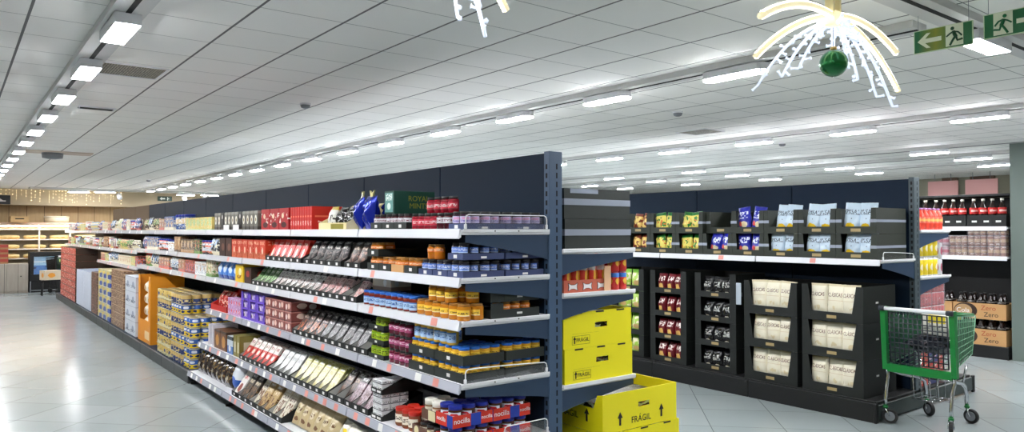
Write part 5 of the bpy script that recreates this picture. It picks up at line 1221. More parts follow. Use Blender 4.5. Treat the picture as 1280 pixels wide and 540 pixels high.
B_bry = bag_kind('crisp_bag', 'crisp bag', 0.13, 0.22, 0.085, BRWNC, 54, wr=0.4)
BURG = PR('burgundy_crisps', (112, 20, 34), [('blob', 0.55, 0.26, 0.3, 0.2, (240, 196, 110), 0.6), ('text', 0.56, 0.84, (240, 226, 220), 0.15, 0.85, 7)], flat=True, rough=0.3)
B_burg = bag_kind('crisp_bag', 'crisp bag', 0.115, 0.20, 0.085, BURG, 55, wr=0.4)
BLKC = PR('black_crisps', (24, 24, 26), [('blob', 0.5, 0.1, 0.3, 0.14, (236, 226, 206), 0.6), ('text', 0.42, 0.7, (180, 180, 176), 0.2, 0.8, 7)], flat=True, rough=0.25)
B_blkc = bag_kind('crisp_bag', 'crisp bag', 0.125, 0.20, 0.085, BLKC, 56, wr=0.6)
CLAS = PR('classic_crisps', (236, 228, 206), [('blob', 0.5, 0.28, 0.34, 0.12, (222, 206, 166), 1.6), ('band', 0.5, 0.51, (206, 180, 140), 0.1, 0.9), ('band', 0.93, 1.0, (214, 200, 166))], flat=True, rough=0.4)
REDINK = PM('brown_red_ink', (104, 44, 32), 0.6)
B_clas = [bag_kind('crisp_bag', 'crisp bag', 0.175, 0.285, 0.085, CLAS, 57+i, texts=[('CLÁSICAS', 0.046, REDINK, 0.0, 0.19, 0.66)], wr=0.22) for i in range(2)]

# upper crates: eight columns, two tiers; the sixth from the trolley has no upper crate
cols = [3.335 + 0.376*i for i in range(8)]
fill = ['salt', 'salt', 'salt', 'navy', 'navy', 'gry', 'gry', 'bry']
fw = {'salt': 'pale blue salted-crisp bags', 'navy': 'navy crisp bags', 'gry': 'green and yellow crisp bags', 'bry': 'brown and yellow crisp bags'}
for i, y in enumerate(cols):
    for t_i in range(2):
        z = 1.39 + 0.2335*t_i
        ln = ['lower', 'upper'][t_i]
        if i == 4 and t_i == 1:
            C_top.put((6.53, y, z), 'empty dark crate set back in the upper row of the crisps gondola', 'upper crates on the crisps gondola')
            continue
        C_top.put((6.468, y, z), LB(f'dark crate of {fw[fill[i]]}, {nth(i+1)} from the trolley end, {ln} row'), 'upper crates on the crisps gondola')
        kd = {'salt': B_salt, 'navy': [B_navy], 'gry': [B_gry], 'bry': [B_bry]}[fill[i]]
        n = 2 if fill[i] != 'navy' else 2
        ys = [-0.08, 0.075] if fill[i] == 'salt' else [-0.075, 0.075]
        if i == 2 and t_i == 1: ys = [-0.085, 0.02]
        for q, dy in enumerate(ys):
            up = 0.022 if t_i == 1 and fill[i] in ('salt', 'navy') else 0.0
            tl = R.uniform(-0.12, 0.12) if not (t_i == 1 and fill[i] == 'salt') else R.uniform(-0.13, 0.13)
            kd[q % len(kd)].put((6.53+0.01*q, y+dy, z+0.008+abs(tl)*0.06), LB(f'{fw[fill[i]][:-1]}, {["nearer", "farther"][q]} of two in the {nth(i+1)} crate, {ln} row'), fw[fill[i]], rot=(tl, 0.10, R.uniform(-0.12, 0.12)), scale=(1, 1, 1.0 + up*4 if t_i else 0.93))
            if t_i == 1 and fill[i] == 'salt' and q == 0 and i < 3:
                kd[1].put((6.73, y+0.05, z+0.02), LB(f'{fw[fill[i]][:-1]} behind the front two in the {nth(i+1)} upper crate'), fw[fill[i]], rot=(-0.25, 0.15, 0.1))
# flat packs lying at the end of the shelf
sk = thing('shelf_side_guard', 'low white wire guard at the trolley end of the crisps shelf', 'shelf guard', (6.47, 3.092, 1.39)); guard(sk, 0.58, 0.07, 0.02)
# lower crates
for c, (y, nm) in enumerate(((3.50, 'nearest the trolley'), (4.13, 'second from the trolley'))):
    for t_i in range(3):
        z = 0.1755 + 0.3265*t_i
        ln = ['bottom', 'middle', 'top'][t_i]
        C_big.put((6.34, y, z), LB(f'black crate of cream CLÁSICAS bags, {ln} of its stack, {nm}'), 'crates of cream bags')
        for q, dy in enumerate((-0.155, 0.0, 0.155)):
            w = ['first', 'second', 'third'][q]
            B_clas[(q+t_i) % 2].put((6.405+0.012*(q % 2), y+dy*0.98+R.uniform(-0.006, 0.006), z+0.03), LB(f'cream CLÁSICAS crisp bag, {w} along in the {ln} crate {nm}'), 'cream crisp bags', rot=(R.uniform(-0.05, 0.05), 0.06, R.uniform(-0.1, 0.1)), scale=(1, 1, 1.07 if t_i == 2 else 1.0))
for t_i in range(4):
    z = 0.1755 + 0.2565*t_i; ln = ['bottom', 'second', 'third', 'top'][t_i]
    C_mid.put((6.40, 4.82, z), LB(f'black crate of black crisp bags, {ln} one of four below the shelf'), 'crates of black bags')
    for q, dy in enumerate((-0.12, 0.0, 0.12)):
        B_blkc.put((6.46, 4.82+dy, z+0.02), LB(f'black and white crisp bag, {nth(q+1)} along in the {ln} crate of black bags'), 'black crisp bags', rot=(R.uniform(-0.1, 0.1), 0.1, R.uniform(-0.2, 0.2)))
    C_mid.put((6.40, 5.46, z), LB(f'black crate of burgundy crisp bags, {ln} one of four below the shelf'), 'crates of burgundy bags')
    for q, dy in enumerate((-0.125, 0.0, 0.125)):
        B_burg.put((6.46, 5.46+dy, z+0.02), LB(f'burgundy crisp bag, {nth(q+1)} along in the {ln} crate of burgundy bags'), 'burgundy crisp bags', rot=(R.uniform(-0.1, 0.1), 0.1, R.uniform(-0.2, 0.2)))
for t_i in range(4):
    z = 0.1755 + 0.2565*t_i; ln = ['bottom', 'second', 'third', 'top'][t_i]
    C_mid.put((6.40, 6.08, z), LB(f'black crate of lime green crisp bags, {ln} of four, half hidden behind the yellow cartons'), 'crates of lime bags')
    for q, dy in enumerate((-0.12, 0.1)):
        KG.put((6.46, 6.08+dy, z+0.02), LB(f'lime green crisp bag, {["nearer", "farther"][q]} one in the {ln} crate of lime bags'), 'lime green crisp bags', rot=(0, 0.1, 0), scale=(1, 1.05, 0.92))
pt = thing('price_holder', 'pale grey price holder on the post between black and cream bag crates', 'price holder', (6.345, 4.49, 0.90))
mobj('holder', MB().bev(0, 0.01, -0.03, 0.03, 0.0, 0.22, 0.003).mesh('price_holder', PM('pale_holder', (176, 186, 196), 0.4)), pt)
mobj('clip', MB().box(0.0101, 0.05, -0.012, 0.012, 0.08, 0.12).mesh('holder_clip', GREYPL), pt)

# goods on the hidden side of the crisps gondola, seen from its end
shr = PM('shrink_film', (236, 226, 236), 0.1, alpha=0.28, coat=0.5)
def bottle_kind(name, r, h, body, cap, label, cat='bottle', z0=0.32, z1=0.6, n=12):
    b = MB().lathe([(r*0.8, 0), (r, h*0.04), (r, h*0.3), (r*0.95, h*0.45), (r, h*0.58), (r*0.85, h*0.7), (r*0.4, h*0.86), (r*0.34, h*0.93)], n)
    c = MB().lathe([(r*0.42, h*0.9302), (r*0.42, h*0.995), (r*0.38, h)], n)
    l = MB().lathe([(r+0.0012, h*z0), (r+0.0012, h*z1)], n, cap0=False, cap1=False)
    return Kind(name, cat, [('bottle_body', b.mesh(name+'_body', body)), ('cap', c.mesh(name+'_cap', cap)), ('label', l.mesh(name+'_label', label))])
COLA = glass('cola', (36, 20, 16))
PUNCH = bottle_kind('drink_bottle', 0.045, 0.215, glass('punch', (216, 74, 56)), PM('lilac_cap', (190, 140, 206), 0.4), PR('label_punch', (226, 110, 90), [('blob', 0.5, 0.5, 0.3, 0.3, (246, 190, 110), 0.5)]))
for j in range(2):
    for i in range(6): PUNCH.put((7.27+0.096*i, 3.17+0.1*j, 1.655), LB(f'red punch bottle at the end of the crisps gondola, {nth(i+1)} along, {["front", "rear"][j]} row'), 'red punch bottles')
YCAN = Kind('drink_can', 'can', [('can', MB().lathe([(0.04, 0), (0.05, 0.01), (0.05, 0.165), (0.042, 0.176)], 14, cap1=False).mesh('ycan', PR('yellow_can', (238, 212, 40), [('blob', 0.5, 0.5, 0.2, 0.22, (246, 240, 206), 0.6), ('band', 0.0, 0.08, (220, 220, 220)), ('band', 0.9, 1, (226, 226, 226))]))), ('lid', MB().lathe([(0.0425, 0.1762), (0.041, 0.18), (0.03, 0.177)], 14, cap0=False).mesh('ycan_lid', CHROME))])
for t_i in range(2):
    for i in range(4): YCAN.put((7.28+0.106*i, 3.165, 1.215+0.1805*t_i), LB(f'yellow can at the end of the crisps gondola, {nth(i+1)} along, {["lower", "upper"][t_i]} layer'), 'yellow cans')
    K_silver = K_silver if t_i else Kind('drink_can', 'can', [('can', MB().lathe([(0.03, 0), (0.036, 0.01), (0.036, 0.145), (0.03, 0.155)], 12, cap1=False).mesh('scan', PR('silver_can', (206, 206, 212), [('blob', 0.5, 0.5, 0.2, 0.3, (170, 60, 90), 0.4)]))), ('lid', MB().lathe([(0.0305, 0.1552), (0.029, 0.158), (0.02, 0.156)], 12, cap0=False).mesh('scan_lid', CHROME))])
    for i in range(1): K_silver.put((7.74, 3.165, 1.215+0.1605*t_i), LB(f'small silver can beside the yellow cans, {["lower", "upper"][t_i]} layer'), 'small silver cans')
RCAN = Kind('can_multipack', 'can pack', [('cans', None), ('shrink_wrap', None)])
mc = MB()
for i in range(4):
    for j in range(2): mc.lathe([(0.026, 0), (0.033, 0.008), (0.033, 0.142), (0.027, 0.152), (0.026, 0.15)], 12, cx=0.036+0.0665*i, cy=0.036+0.0665*j)
RCAN.parts = [('cans', mc.mesh('red_cans', PR('red_can_pack', (206, 52, 44), [('blob', 0.5, 0.5, 0.12, 0.3, (240, 220, 214), 0.6), ('speck', 7, 0.6, (150, 30, 30), 0, 0.9), ('band', 0.93, 1, (226, 200, 200))]))), ('shrink_wrap', MB().bev(0.001, 0.272, 0.0005, 0.138, -0.0003, 0.153, 0.012).mesh('shrink_wrap', shr))]
for t_i in range(3):
    for i in range(2): RCAN.put((7.24+0.28*i, 3.12, 0.8005+0.128*t_i), LB(f'shrink-wrapped red can pack, {["bottom", "middle", "top"][t_i]} layer, {["nearer the post", "nearer the drinks"][i]}'), 'red can packs', scale=(1, 1, 0.83))
K_lowred = box_kind('drink_carton', 'carton', 0.32, 0.5, 0.20, PR('red_blue_carton', (196, 66, 52), [('band', 0.0, 0.5, (60, 66, 120), 0.3, 0.8), ('speck', 7, 0.6, (236, 200, 190), 0, 1)]))
for i in range(2): K_lowred.put((7.28, 3.30, 0.1755+0.2005*i), LB(f'red and blue drinks carton on the gondola base behind the trolley, {["lower", "upper"][i]}'), 'red and blue cartons')

# ------------------------------------------------------------------ drinks gondola by the column
DX = 10.70
for k in range(2):
    y0 = 3.54 + 1.25*k; y1 = y0 + 1.25
    x0 = DX
    t = thing('shelving_bay', f'black drinks shelving bay, {["touching the column", "one bay away from the column"][k]}', 'shelving unit', group='bays of the drinks gondola')
    mobj('back_panel', MB().bev(x0+0.52, x0+0.58, y0+0.004, y1-0.004, 0.14, 2.10, 0.004).mesh('back_panel', BLACK), t)
    shelf_part(t, 'shelf', x0, x0+0.52, y0+0.005, y1-0.005, 1.70, RAIL, 1, -1, 70+k); shelf_part(t, 'shelf', x0, x0+0.52, y0+0.005, y1-0.005, 1.315, RAIL, 0, -1, 71)
    mobj('base_shelf', MB().bev(x0-0.02, x0+0.52, y0, y1-0.005, 0.0, 0.16, 0.004).mesh('drink_base', BLACK), t)
    mobj('header', MB().bev(x0+0.10, x0+0.58, y0+0.004, y1-0.004, 2.105, 2.135, 0.003).mesh('drink_header', BLACK), t)
DB = bottle_kind('cola_bottle', 0.05, 0.365, COLA, LIDWH, PR('label_redcola', (200, 36, 36), [('blob', 0.5, 0.5, 0.3, 0.2, (240, 200, 190), 0.5)]), z0=0.46, z1=0.68)
T_bot = Kind('display_tray', 'display tray', [('carton', MB().shell(0.455, 0.38, (0.155, 0.155), 0.005).mesh('bottle_tray', BLKCARD)), ('print', MB().box(-0.001, -0.0002, -0.17, -0.11, 0.06, 0.085).box(-0.001, -0.0002, -0.03, 0.03, 0.06, 0.085).box(-0.001, -0.0002, 0.11, 0.17, 0.06, 0.085).mesh('tray_print', TICKET_W))])
for c in range(4):
    y = 3.79 + 0.468*c
    T_bot.put((DX+0.02, y, 1.70), LB(f'black tray of red-labelled cola bottles, {nth(c+1)} along the top drinks shelf'), 'cola bottle trays')
    for q in range(4): DB.put((DX+0.08, y-0.165+0.11*q, 1.7055), LB(f'red-labelled cola bottle, {nth(q+1)} along in the {nth(c+1)} tray of top drinks shelf'), 'red-labelled cola bottles')
gold_can = PR('gold_can_pack', (150, 96, 60), [('band', 0.35, 0.65, (206, 170, 120)), ('speck', 8, 0.6, (236, 220, 200), 0, 1), ('band', 0.92, 1, (206, 200, 196))])
pinkw = PR('pink_white_pack', (222, 190, 196), [('band', 0.3, 0.6, (206, 90, 110)), ('band', 0.9, 1, (236, 236, 236))])
mc = MB()
for i in range(2):
    for j in range(3): mc.lathe([(0.028, 0), (0.036, 0.008), (0.036, 0.125), (0.03, 0.134), (0.028, 0.132)], 12, cx=0.038+0.0725*i, cy=-0.0725+0.0725*j)
wrap = MB().bev(0.0, 0.148, -0.111, 0.111, -0.0002, 0.136, 0.012).mesh('gold_wrap', shr)
GP = Kind('can_multipack', 'can pack', [('cans', mc.mesh('gold_cans', gold_can)), ('shrink_wrap', wrap)])
PP = Kind('can_multipack', 'can pack', [('cans', bpy.data.meshes['gold_cans'].copy()), ('shrink_wrap', wrap)])
PP.parts[0][1].materials[0] = pinkw
for t_i in range(2):
    for c in range(8):
        kd = PP if c in (3, 7) else GP
        kd.put((DX+0.02, 3.68+0.228*c, 1.3155+0.1385*t_i), LB(f'{"pink and white" if c in (3, 7) else "golden brown"} can pack on the drinks shelf, {nth(c+1)} along, {["lower", "upper"][t_i]} layer'), 'can packs on the drinks shelf')
for c in range(2): GP.put((DX+0.02, 3.68+0.228*c, 1.3155+0.277), LB(f'golden brown can pack in the topmost third layer, {nth(c+1)} along'), 'can packs on the drinks shelf', scale=(1, 1, 0.55))
ZB = bottle_kind('cola_bottle', 0.05, 0.328, COLA, LIDBLK, PR('label_dark_cola', (26, 22, 22), [('text', 0.3, 0.7, (190, 184, 176), 0.1, 0.9, 8)]), z0=0.62, z1=0.72)
COLAT = PM('cola_brown', (58, 38, 28), 0.5); ZEROR = PM('zero_orange', (176, 74, 40), 0.5)
def zero_tray():
    W, D, Hh = 0.62, 0.40, 0.205
    parts = [('carton', MB().shell(W, D, (Hh, Hh), 0.005).mesh('kraft_tray', KRAFT))]
    f = MB().prism([(0.16+0.14*math.cos(2*PI*i/28), 0.1025+0.1015*math.sin(2*PI*i/28)) for i in range(28)], 'x', -0.0012, -0.0003)
    parts.append(('roundel', f.mesh('cola_roundel', COLAT)))
    g = MB().prism([(0.185+0.105*math.cos(2*PI*i/28), 0.1+0.082*math.sin(2*PI*i/28)) for i in range(28)], 'x', -0.0018, -0.0013)
    parts.append(('roundel_face', g.mesh('cola_face', PM('roundel_tan', (190, 150, 104), 0.6))))
    parts.append(('lettering', stand(text_mesh('cola_text', 'Cola', 0.085, WHT), '-x', (-0.0019, 0.19, 0.1))))
    parts.append(('lettering', stand(text_mesh('zero_text', 'Zero', 0.085, ZEROR), '-x', (-0.0008, -0.11, 0.145))))
    parts.append(('lettering', stand(text_mesh('zero_text', 'Zero', 0.082, INK), '-x', (-0.0008, -0.14, 0.06))))
    return Kind('display_tray', 'display tray', parts)
T_zero = zero_tray()
for t_i in range(2):
    for c in range(2):
        y = 3.885+0.635*c; z = [0.1605, 0.4955][t_i]; z = [0.1605, 0.4955+0.0][t_i]
        T_zero.put((DX+0.01, y, z), LB(f'kraft tray of dark cola bottles with Cola Zero lettering, {["lower", "upper"][t_i]}, {["nearer the column", "behind the trolley"][c]}'), 'kraft cola trays')
        for q in range(5):
            for d in range(2): ZB.put((DX+0.075+0.13*d, y-0.235+0.1175*q, z+0.0055), LB(f'dark cola bottle, {nth(q+1)} along, {["front", "rear"][d]} of {["lower", "upper"][t_i]} kraft tray {["nearer the column", "behind the trolley"][c]}'), 'dark cola bottles')
K_brn2 = box_kind('drink_carton', 'carton', 0.38, 0.40, 0.12, PR('red_brown_carton', (110, 50, 40), [('speck', 6, 0.6, (196, 150, 120), 0, 1)]))
for i in range(9): K_brn2.put((DX+0.01, 5.10, 0.1605+0.1203*i), LB(f'red-brown drinks carton in the stack behind the crisps gondola, {nth(i+1)} up'), 'red-brown drinks cartons')

# ------------------------------------------------------------------ shopping trolley
def trolley(loc, rotz, label, full=True, green=True):
    t = thing('shopping_trolley', label, 'shopping trolley', loc, rotz)
    gp = GREENPL if green else BLACK
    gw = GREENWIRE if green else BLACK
    dk = PM('dark_grid', (38, 42, 52), 0.45) if green else BLACK
    # local: x forward, handle at x = 0, y across
    HW = 0.275
    # rear U frame of green plastic
    m = MB()
    for s in (-1, 1):
        mobj('rear_post', MB().prism([(-0.02, 1.0), (0.035, 1.0), (0.065, 0.455), (0.02, 0.455)], 'y', s*HW-0.02, s*HW+0.02).mesh('trolley_post', gp), t)
    
    mobj('rear_frame', MB().prism([(0.016, 0.44), (0.016, 0.505), (0.062, 0.505), (0.062, 0.44)], 'y', -HW+0.0205, HW-0.0205).mesh('trolley_frame', gp), t)
    mobj('handle', MB().tube([(-0.035, -HW+0.03, 0.985), (-0.035, HW-0.03, 0.985)], 0.017, 12).mesh('trolley_handle', WHITE_M), t)
    e = MB()
    for s in (-1, 1): e.tube([(-0.035, s*(HW-0.029), 0.985), (-0.035, s*(HW+0.018), 0.985)], 0.022, 12)
    mobj('handle_end', e.mesh('trolley_handle_end', dk), t)
    # dark grid flap
    g = MB()
    y0, y1 = -HW+0.045, HW-0.045
    def fx(z): return 0.012 + (0.96-z)*0.06
    for i in range(13):
        y = y0 + (y1-y0)*i/12; g.tube([(fx(0.52), y, 0.52), (fx(0.95), y, 0.95)], 0.006, 5)
    for i in range(11):
        z = 0.52 + 0.43*i/10; g.tube([(fx(z), y0, z), (fx(z), y1, z)], 0.0052, 5)
    mobj('grid_flap', g.mesh('trolley_flap', dk), t)
    # basket wires
    L = 0.66
    def sec(q):      # half width, bottom, top and x shift along the basket
        return (HW-0.02)*(1-0.2*q), 0.50+0.09*q, 0.955-0.045*q
    w = MB(); side = MB()
    nz = 9
    for s in (-1, 1):
        for i in range(nz):
            f = i/(nz-1)
            p = []
            for q in (0.0, 1.0):
                hw, zb, zt = sec(q); p.append((0.05 + (L-0.05)*q*(0.86+0.14*f), s*hw, zb + (zt-zb)*f))
            w.tube(p, 0.0035, 5)
        for i in range(12):
            q = (i+0.5)/12
            hw, zb, zt = sec(q); a = 0.05+(L-0.05)*q*0.86; b = 0.05+(L-0.05)*q
            w.tube([(a, s*hw, zb), (b, s*hw, zt)], 0.003, 5)
    hw, zb, zt = sec(1.0)
    for i in range(nz):
        f = i/(nz-1); x = 0.05+(L-0.05)*(0.86+0.14*f); w.tube([(x, -hw, zb+(zt-zb)*f), (x, hw, zb+(zt-zb)*f)], 0.0035, 5)
    for i in range(9):
        y = -hw+2*hw*i/8; w.tube([(0.05, y*1.2, 0.50), (0.05+(L-0.05)*0.86, y, zb), (L, y, zt)], 0.003, 5)
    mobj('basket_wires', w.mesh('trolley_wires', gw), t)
    # added side sheets: shade in the gaps between wires put into dark green
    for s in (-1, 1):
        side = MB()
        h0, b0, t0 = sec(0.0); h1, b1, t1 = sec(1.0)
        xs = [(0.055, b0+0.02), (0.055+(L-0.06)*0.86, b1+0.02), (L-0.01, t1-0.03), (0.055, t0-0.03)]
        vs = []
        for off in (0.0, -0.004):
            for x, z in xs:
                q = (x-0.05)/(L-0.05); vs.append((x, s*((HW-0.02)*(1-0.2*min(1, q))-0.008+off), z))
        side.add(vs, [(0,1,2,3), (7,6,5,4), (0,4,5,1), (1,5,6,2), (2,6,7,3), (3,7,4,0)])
        mobj('shade_sheet', side.mesh('trolley_sheet', PM('shade_green_sheet', (10, 74, 40), 0.4) if green else BLACK), t)
    r = MB(); h0, b0, t0 = sec(0); h1, b1, t1 = sec(1)
    r.tube([(0.03, -h0, t0+0.012), (L*0.5, -(h0+h1)/2, (t0+t1)/2+0.012), (L, -h1+0.02, t1+0.01), (L+0.012, -h1+0.05, t1+0.01), (L+0.012, h1-0.05, t1+0.01), (L, h1-0.02, t1+0.01), (L*0.5, (h0+h1)/2, (t0+t1)/2+0.012), (0.03, h0, t0+0.012)], 0.011, 8)
    mobj('basket_rim', r.mesh('trolley_rim', gp), t)
    # chassis
    c = CHROME if green else BLACK
    ch = MB(); T2 = 0.0155
    for s in (-1, 1):
        ch.tube([(0.04, s*(HW-0.01), 0.47), (0.05, s*(HW-0.01), 0.40), (0.015, s*(HW-0.015), 0.31), (-0.005, s*(HW-0.015), 0.20), (-0.005, s*(HW-0.015), 0.145)], T2, 8)
        ch.tube([(0.045, s*(HW-0.03), 0.455), (0.20, s*0.22, 0.40), (0.42, s*0.18, 0.355), (0.52, s*0.165, 0.31), (0.555, s*0.165, 0.22), (0.555, s*0.165, 0.145)], T2, 8)
        ch.tube([(0.44, s*0.178, 0.35), (0.50, s*0.185, 0.50)], 0.009, 8)
    ch.tube([(0.45, -0.17, 0.35), (0.45, 0.17, 0.35)], 0.009, 8)
    mobj('chassis', ch.mesh('trolley_chassis', c), t)
    lr = MB()
    for s in (-0.10, -0.035, 0.035, 0.10):
        lr.tube([(0.14, s, 0.44), (0.17, s, 0.215), (0.44, s, 0.205), (0.455, s, 0.345)], 0.004, 6)
    for x, z in ((0.17, 0.212), (0.30, 0.206), (0.44, 0.202)): lr.tube([(x, -0.12, z), (x, 0.12, z)], 0.004, 6)
    mobj('lower_rack', lr.mesh('trolley_rack', c), t)
    for i, (x, y) in enumerate(((-0.005, HW-0.015), (-0.005, -HW+0.015), (0.555, 0.165), (0.555, -0.165))):
        k = MB()
        ang = [1.85, 0.35, 1.05, 1.45][i] if green else 0.3*i; ca, sa = math.cos(ang), math.sin(ang)
        off = -0.035
        cx, cy = x + off*ca, y + off*sa
        # fork and collar
        k.lathe([(0.021, 0.0), (0.021, 0.018)], 12, cx=x, cy=y, cz=0.128, mi=0)
        for s in (-1, 1):
            ox, oy = -sa*0.022*s, ca*0.022*s
            k.tube([(x+ox*0.7, y+oy*0.7, 0.128), (cx+ox, cy+oy, 0.062)], 0.006, 6, 1)
        o = mobj('caster_fork', k.mesh('caster_fork', [gp, c]), t)
        wv = MB()
        def ring(r0, r1, hw_, mi):
            n = 22; vs = []
            for (rr, yy) in ((r1, -hw_*0.7), (r0, -hw_), (r0, hw_), (r1, hw_*0.7)):
                pass
            prof = [(r1, -hw_*0.8), (r0-0.004, -hw_), (r0, -hw_*0.5), (r0, hw_*0.5), (r0-0.004, hw_), (r1, hw_*0.8)]
            for rr, yy in prof:
                for j in range(n):
                    a = 2*PI*j/n; lx, lz = rr*math.cos(a), rr*math.sin(a)
                    vs.append((cx + lx*ca - yy*sa, cy + lx*sa + yy*ca, 0.062 + lz))
            fs = []
            m_ = len(prof)
            for p_ in range(m_-1):
                for j in range(n):
                    fs.append((p_*n+j, p_*n+(j+1) % n, (p_+1)*n+(j+1) % n, (p_+1)*n+j))
            fs.append(tuple(range(n))[::-1]); fs.append(tuple((m_-1)*n+j for j in range(n)))
            wv.add(vs, fs, mi)
        ring(0.0615, 0.03, 0.0145, 0); ring(0.042, 0.012, 0.0155, 1)
        mobj('wheel', wv.mesh('caster_wheel', [RUBBER, GREYPL if green else BLACK]), t)
    return t
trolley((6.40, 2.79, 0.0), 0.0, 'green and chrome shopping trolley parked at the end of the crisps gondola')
cb = Kind('carton_in_trolley', 'carton', [('carton', MB().bev(-0.10, 0.10, -0.13, 0.13, 0, 0.17, 0.004).mesh('trolley_carton', PR('white_yellow_pack', (222, 220, 212), [('band', 0.6, 1.0, (230, 208, 40), 0.3, 0.8), ('speck', 5, 0.6, (150, 150, 150), 0, 0.6)])))])
cb.put((6.68, 2.71, 0.775), 'white carton with a yellow patch inside the green trolley', rot=(0.05, -0.05, 0.12))
kk = Kind('bag_in_trolley', 'bag', [('pouch', pillow(0.40, 0.34, 0.16, 77, wr=0.5)[0].mesh('trolley_bag', PR('dark_bag', (44, 46, 56), [('speck', 5, 0.6, (120, 110, 116), 0, 1)], flat=True, rough=0.25)))])
kk.put((6.86, 2.79, 0.665), 'dark crinkled bag lying under the white carton in the green trolley', rot=(0, -1.5, 0), scale=(1, 0.86, 1))

# ------------------------------------------------------------------ bakery at the far wall
BY = 24.0
WH2 = PM('bakery_white', (236, 228, 214), 0.5)
bs = thing('bread_shelving', 'white bread shelving with pale loaves at the far bakery wall', 'shelving unit', (0.9, BY, 0))
for z, i in ((1.70, 0), (1.42, 1), (1.16, 2), (0.90, 3)):
    mobj('shelf', MB().bev(0, 2.55, 0.0, 0.5, z-0.03, z, 0.004).mesh('bread_shelf', WH2), bs)
for x in (0.02, 1.02, 1.75, 2.5): mobj('upright', MB().bev(x-0.02, x+0.02, -0.012, -0.001, 0.0, 1.80, 0.003).mesh('bread_post', WH2), bs)
mobj('canopy', MB().bev(-0.05, 2.6, -0.05, 0.5, 1.80, 1.88, 0.006).mesh('bread_canopy', PM('canopy_pink', (216, 186, 160), 0.6)), bs)
mobj('lamp_strip', MB().bev(0.05, 2.5, -0.03, 0.02, 1.775, 1.798, 0.004).mesh('bread_lamp', PM('lamp_strip', (255, 252, 244), 0.5, emit=(255, 246, 228), strength=14.0)), bs)
mobj('back_panel', MB().bev(0, 2.55, 0.5005, 0.52, 0.0, 1.80, 0.003).mesh('bread_back', PM('bread_back', (206, 190, 160), 0.6)), bs)
loafm = PR('loaf_crust', (222, 190, 120), [('speck', 6, 0.55, (196, 150, 80), 0, 1), ('band', 0.55, 1.0, (236, 212, 150))], rough=0.6)
n_ = 10; lv = MB()
prof = [(0.001, -0.26), (0.05, -0.25), (0.075, -0.18), (0.08, 0.0), (0.075, 0.18), (0.05, 0.25), (0.001, 0.26)]
tmp = MB().lathe(prof, 12)
lv.add([(z, y*0.9, x*0.75+0.055 if x > -0.055 else 0.055-0.75*0.073) for x, y, z in tmp.v], tmp.f, 0, True)
LO = Kind('bread_loaf', 'bread loaf', [('bread_loaf', lv.mesh('bread_loaf', loafm))])
for r_, z in enumerate((1.42, 1.16, 0.90)):
    for i in range(4):
        for d in range(2): LO.put((1.22+0.61*i, BY+0.10+0.16*d, z), LB(f'pale loaf on the bread shelving, {nth(i+1)} along, {["upper", "middle", "lower"][r_]} shelf, {["front", "rear"][d]}'), 'pale loaves')
K_tub = Kind('round_tub', 'tub', [('tub', MB().lathe([(0.24, 0), (0.29, 0.03), (0.30, 0.15)], 20).mesh('cream_tub', PM('cream_tub', (222, 208, 176), 0.5))), ('lid', MB().lathe([(0.31, 0.1502), (0.31, 0.172), (0.28, 0.178)], 20).mesh('cream_tub_lid', PM('cream_lid', (230, 220, 196), 0.5)))])
K_tub.put((2.35, BY+0.2, 1.8805), 'big round cream tub on top of the bread shelving', scale=(1, 0.8, 1))
K_bx = Kind('wooden_crate', 'crate', [('body', MB().shell(0.62, 0.4, (0.16, 0.16), 0.015).mesh('crate_wood', PM('crate_wood', (196, 160, 110), 0.7))), ('handle_slot', MB().box(0.1, 0.3, -0.3115, -0.3105, 0.08, 0.11).mesh('crate_slot2', SLOT))])
K_bx.put((1.25, BY+0.05, 1.8805), 'pale wooden crate on top of the bread shelving', rot=(0, 0, 0))
cabinet = thing('counter_cabinet', 'grey wooden counter cabinet left of the black chest by the bread shelving', 'cabinet', (0.2, 23.2, 0))
mobj('body', MB().bev(0, 1.42, 0, 0.6, 0, 0.78, 0.004).mesh('cabinet_body', GREYWOOD), cabinet)
for i in range(3):
    d_ = mobj('door', MB().bev(0.01+0.47*i, 0.465+0.47*i, -0.02, -0.001, 0.06, 0.76, 0.004).mesh('cabinet_door', GREYWOOD), cabinet)
    mobj('knob', MB().tube([(0.42+0.47*i-0.1, -0.05, 0.45), (0.42+0.47*i-0.1, -0.0205, 0.45)], 0.016, 8).mesh('cabinet_knob', INK), d_)
kr = box_kind('fruit_box', 'box', 0.54, 0.36, 0.125, PR('red_brown_box', (150, 52, 40), [('band', 0.0, 0.4, (150, 110, 70)), ('blob', 0.5, 0.6, 0.2, 0.2, (210, 120, 90), 0.6)]))
for i in range(2):
    for t_i in range(4): kr.put((0.92-0.585*i+0.27*0, 23.40, 0.7805+0.1255*t_i), LB(f'red-brown box on the grey counter cabinet, {nth(t_i+1)} up, {["nearer the black chest", "farther from the chest"][i]}'), 'red-brown boxes on the counter', rot=(0, 0, PI/2))
fz = thing('glass_front_chest', 'black chest with lit glass front beside the bread shelving', 'display fridge', (1.66, 23.3, 0))
mobj('body', MB().box(0, 0.9, 0.06, 0.62, 0, 1.08).mesh('chest_body', BLACK), fz)
mobj('frame', MB().bev(0, 0.9, 0.0, 0.059, 0.96, 1.08, 0.006).bev(0, 0.9, 0.0, 0.059, 0.30, 0.48, 0.006).bev(0, 0.09, 0.0, 0.059, 0.4805, 0.9595, 0.004).bev(0.83, 0.9, 0.0, 0.059, 0.4805, 0.9595, 0.004).mesh('chest_frame', BLACK), fz)
mobj('glass', MB().box(0.0905, 0.8295, 0.03, 0.036, 0.4805, 0.9595).mesh('chest_glass', PM('chest_glass', (220, 236, 244), 0.05, trans=0.8, alpha=0.3)), fz)
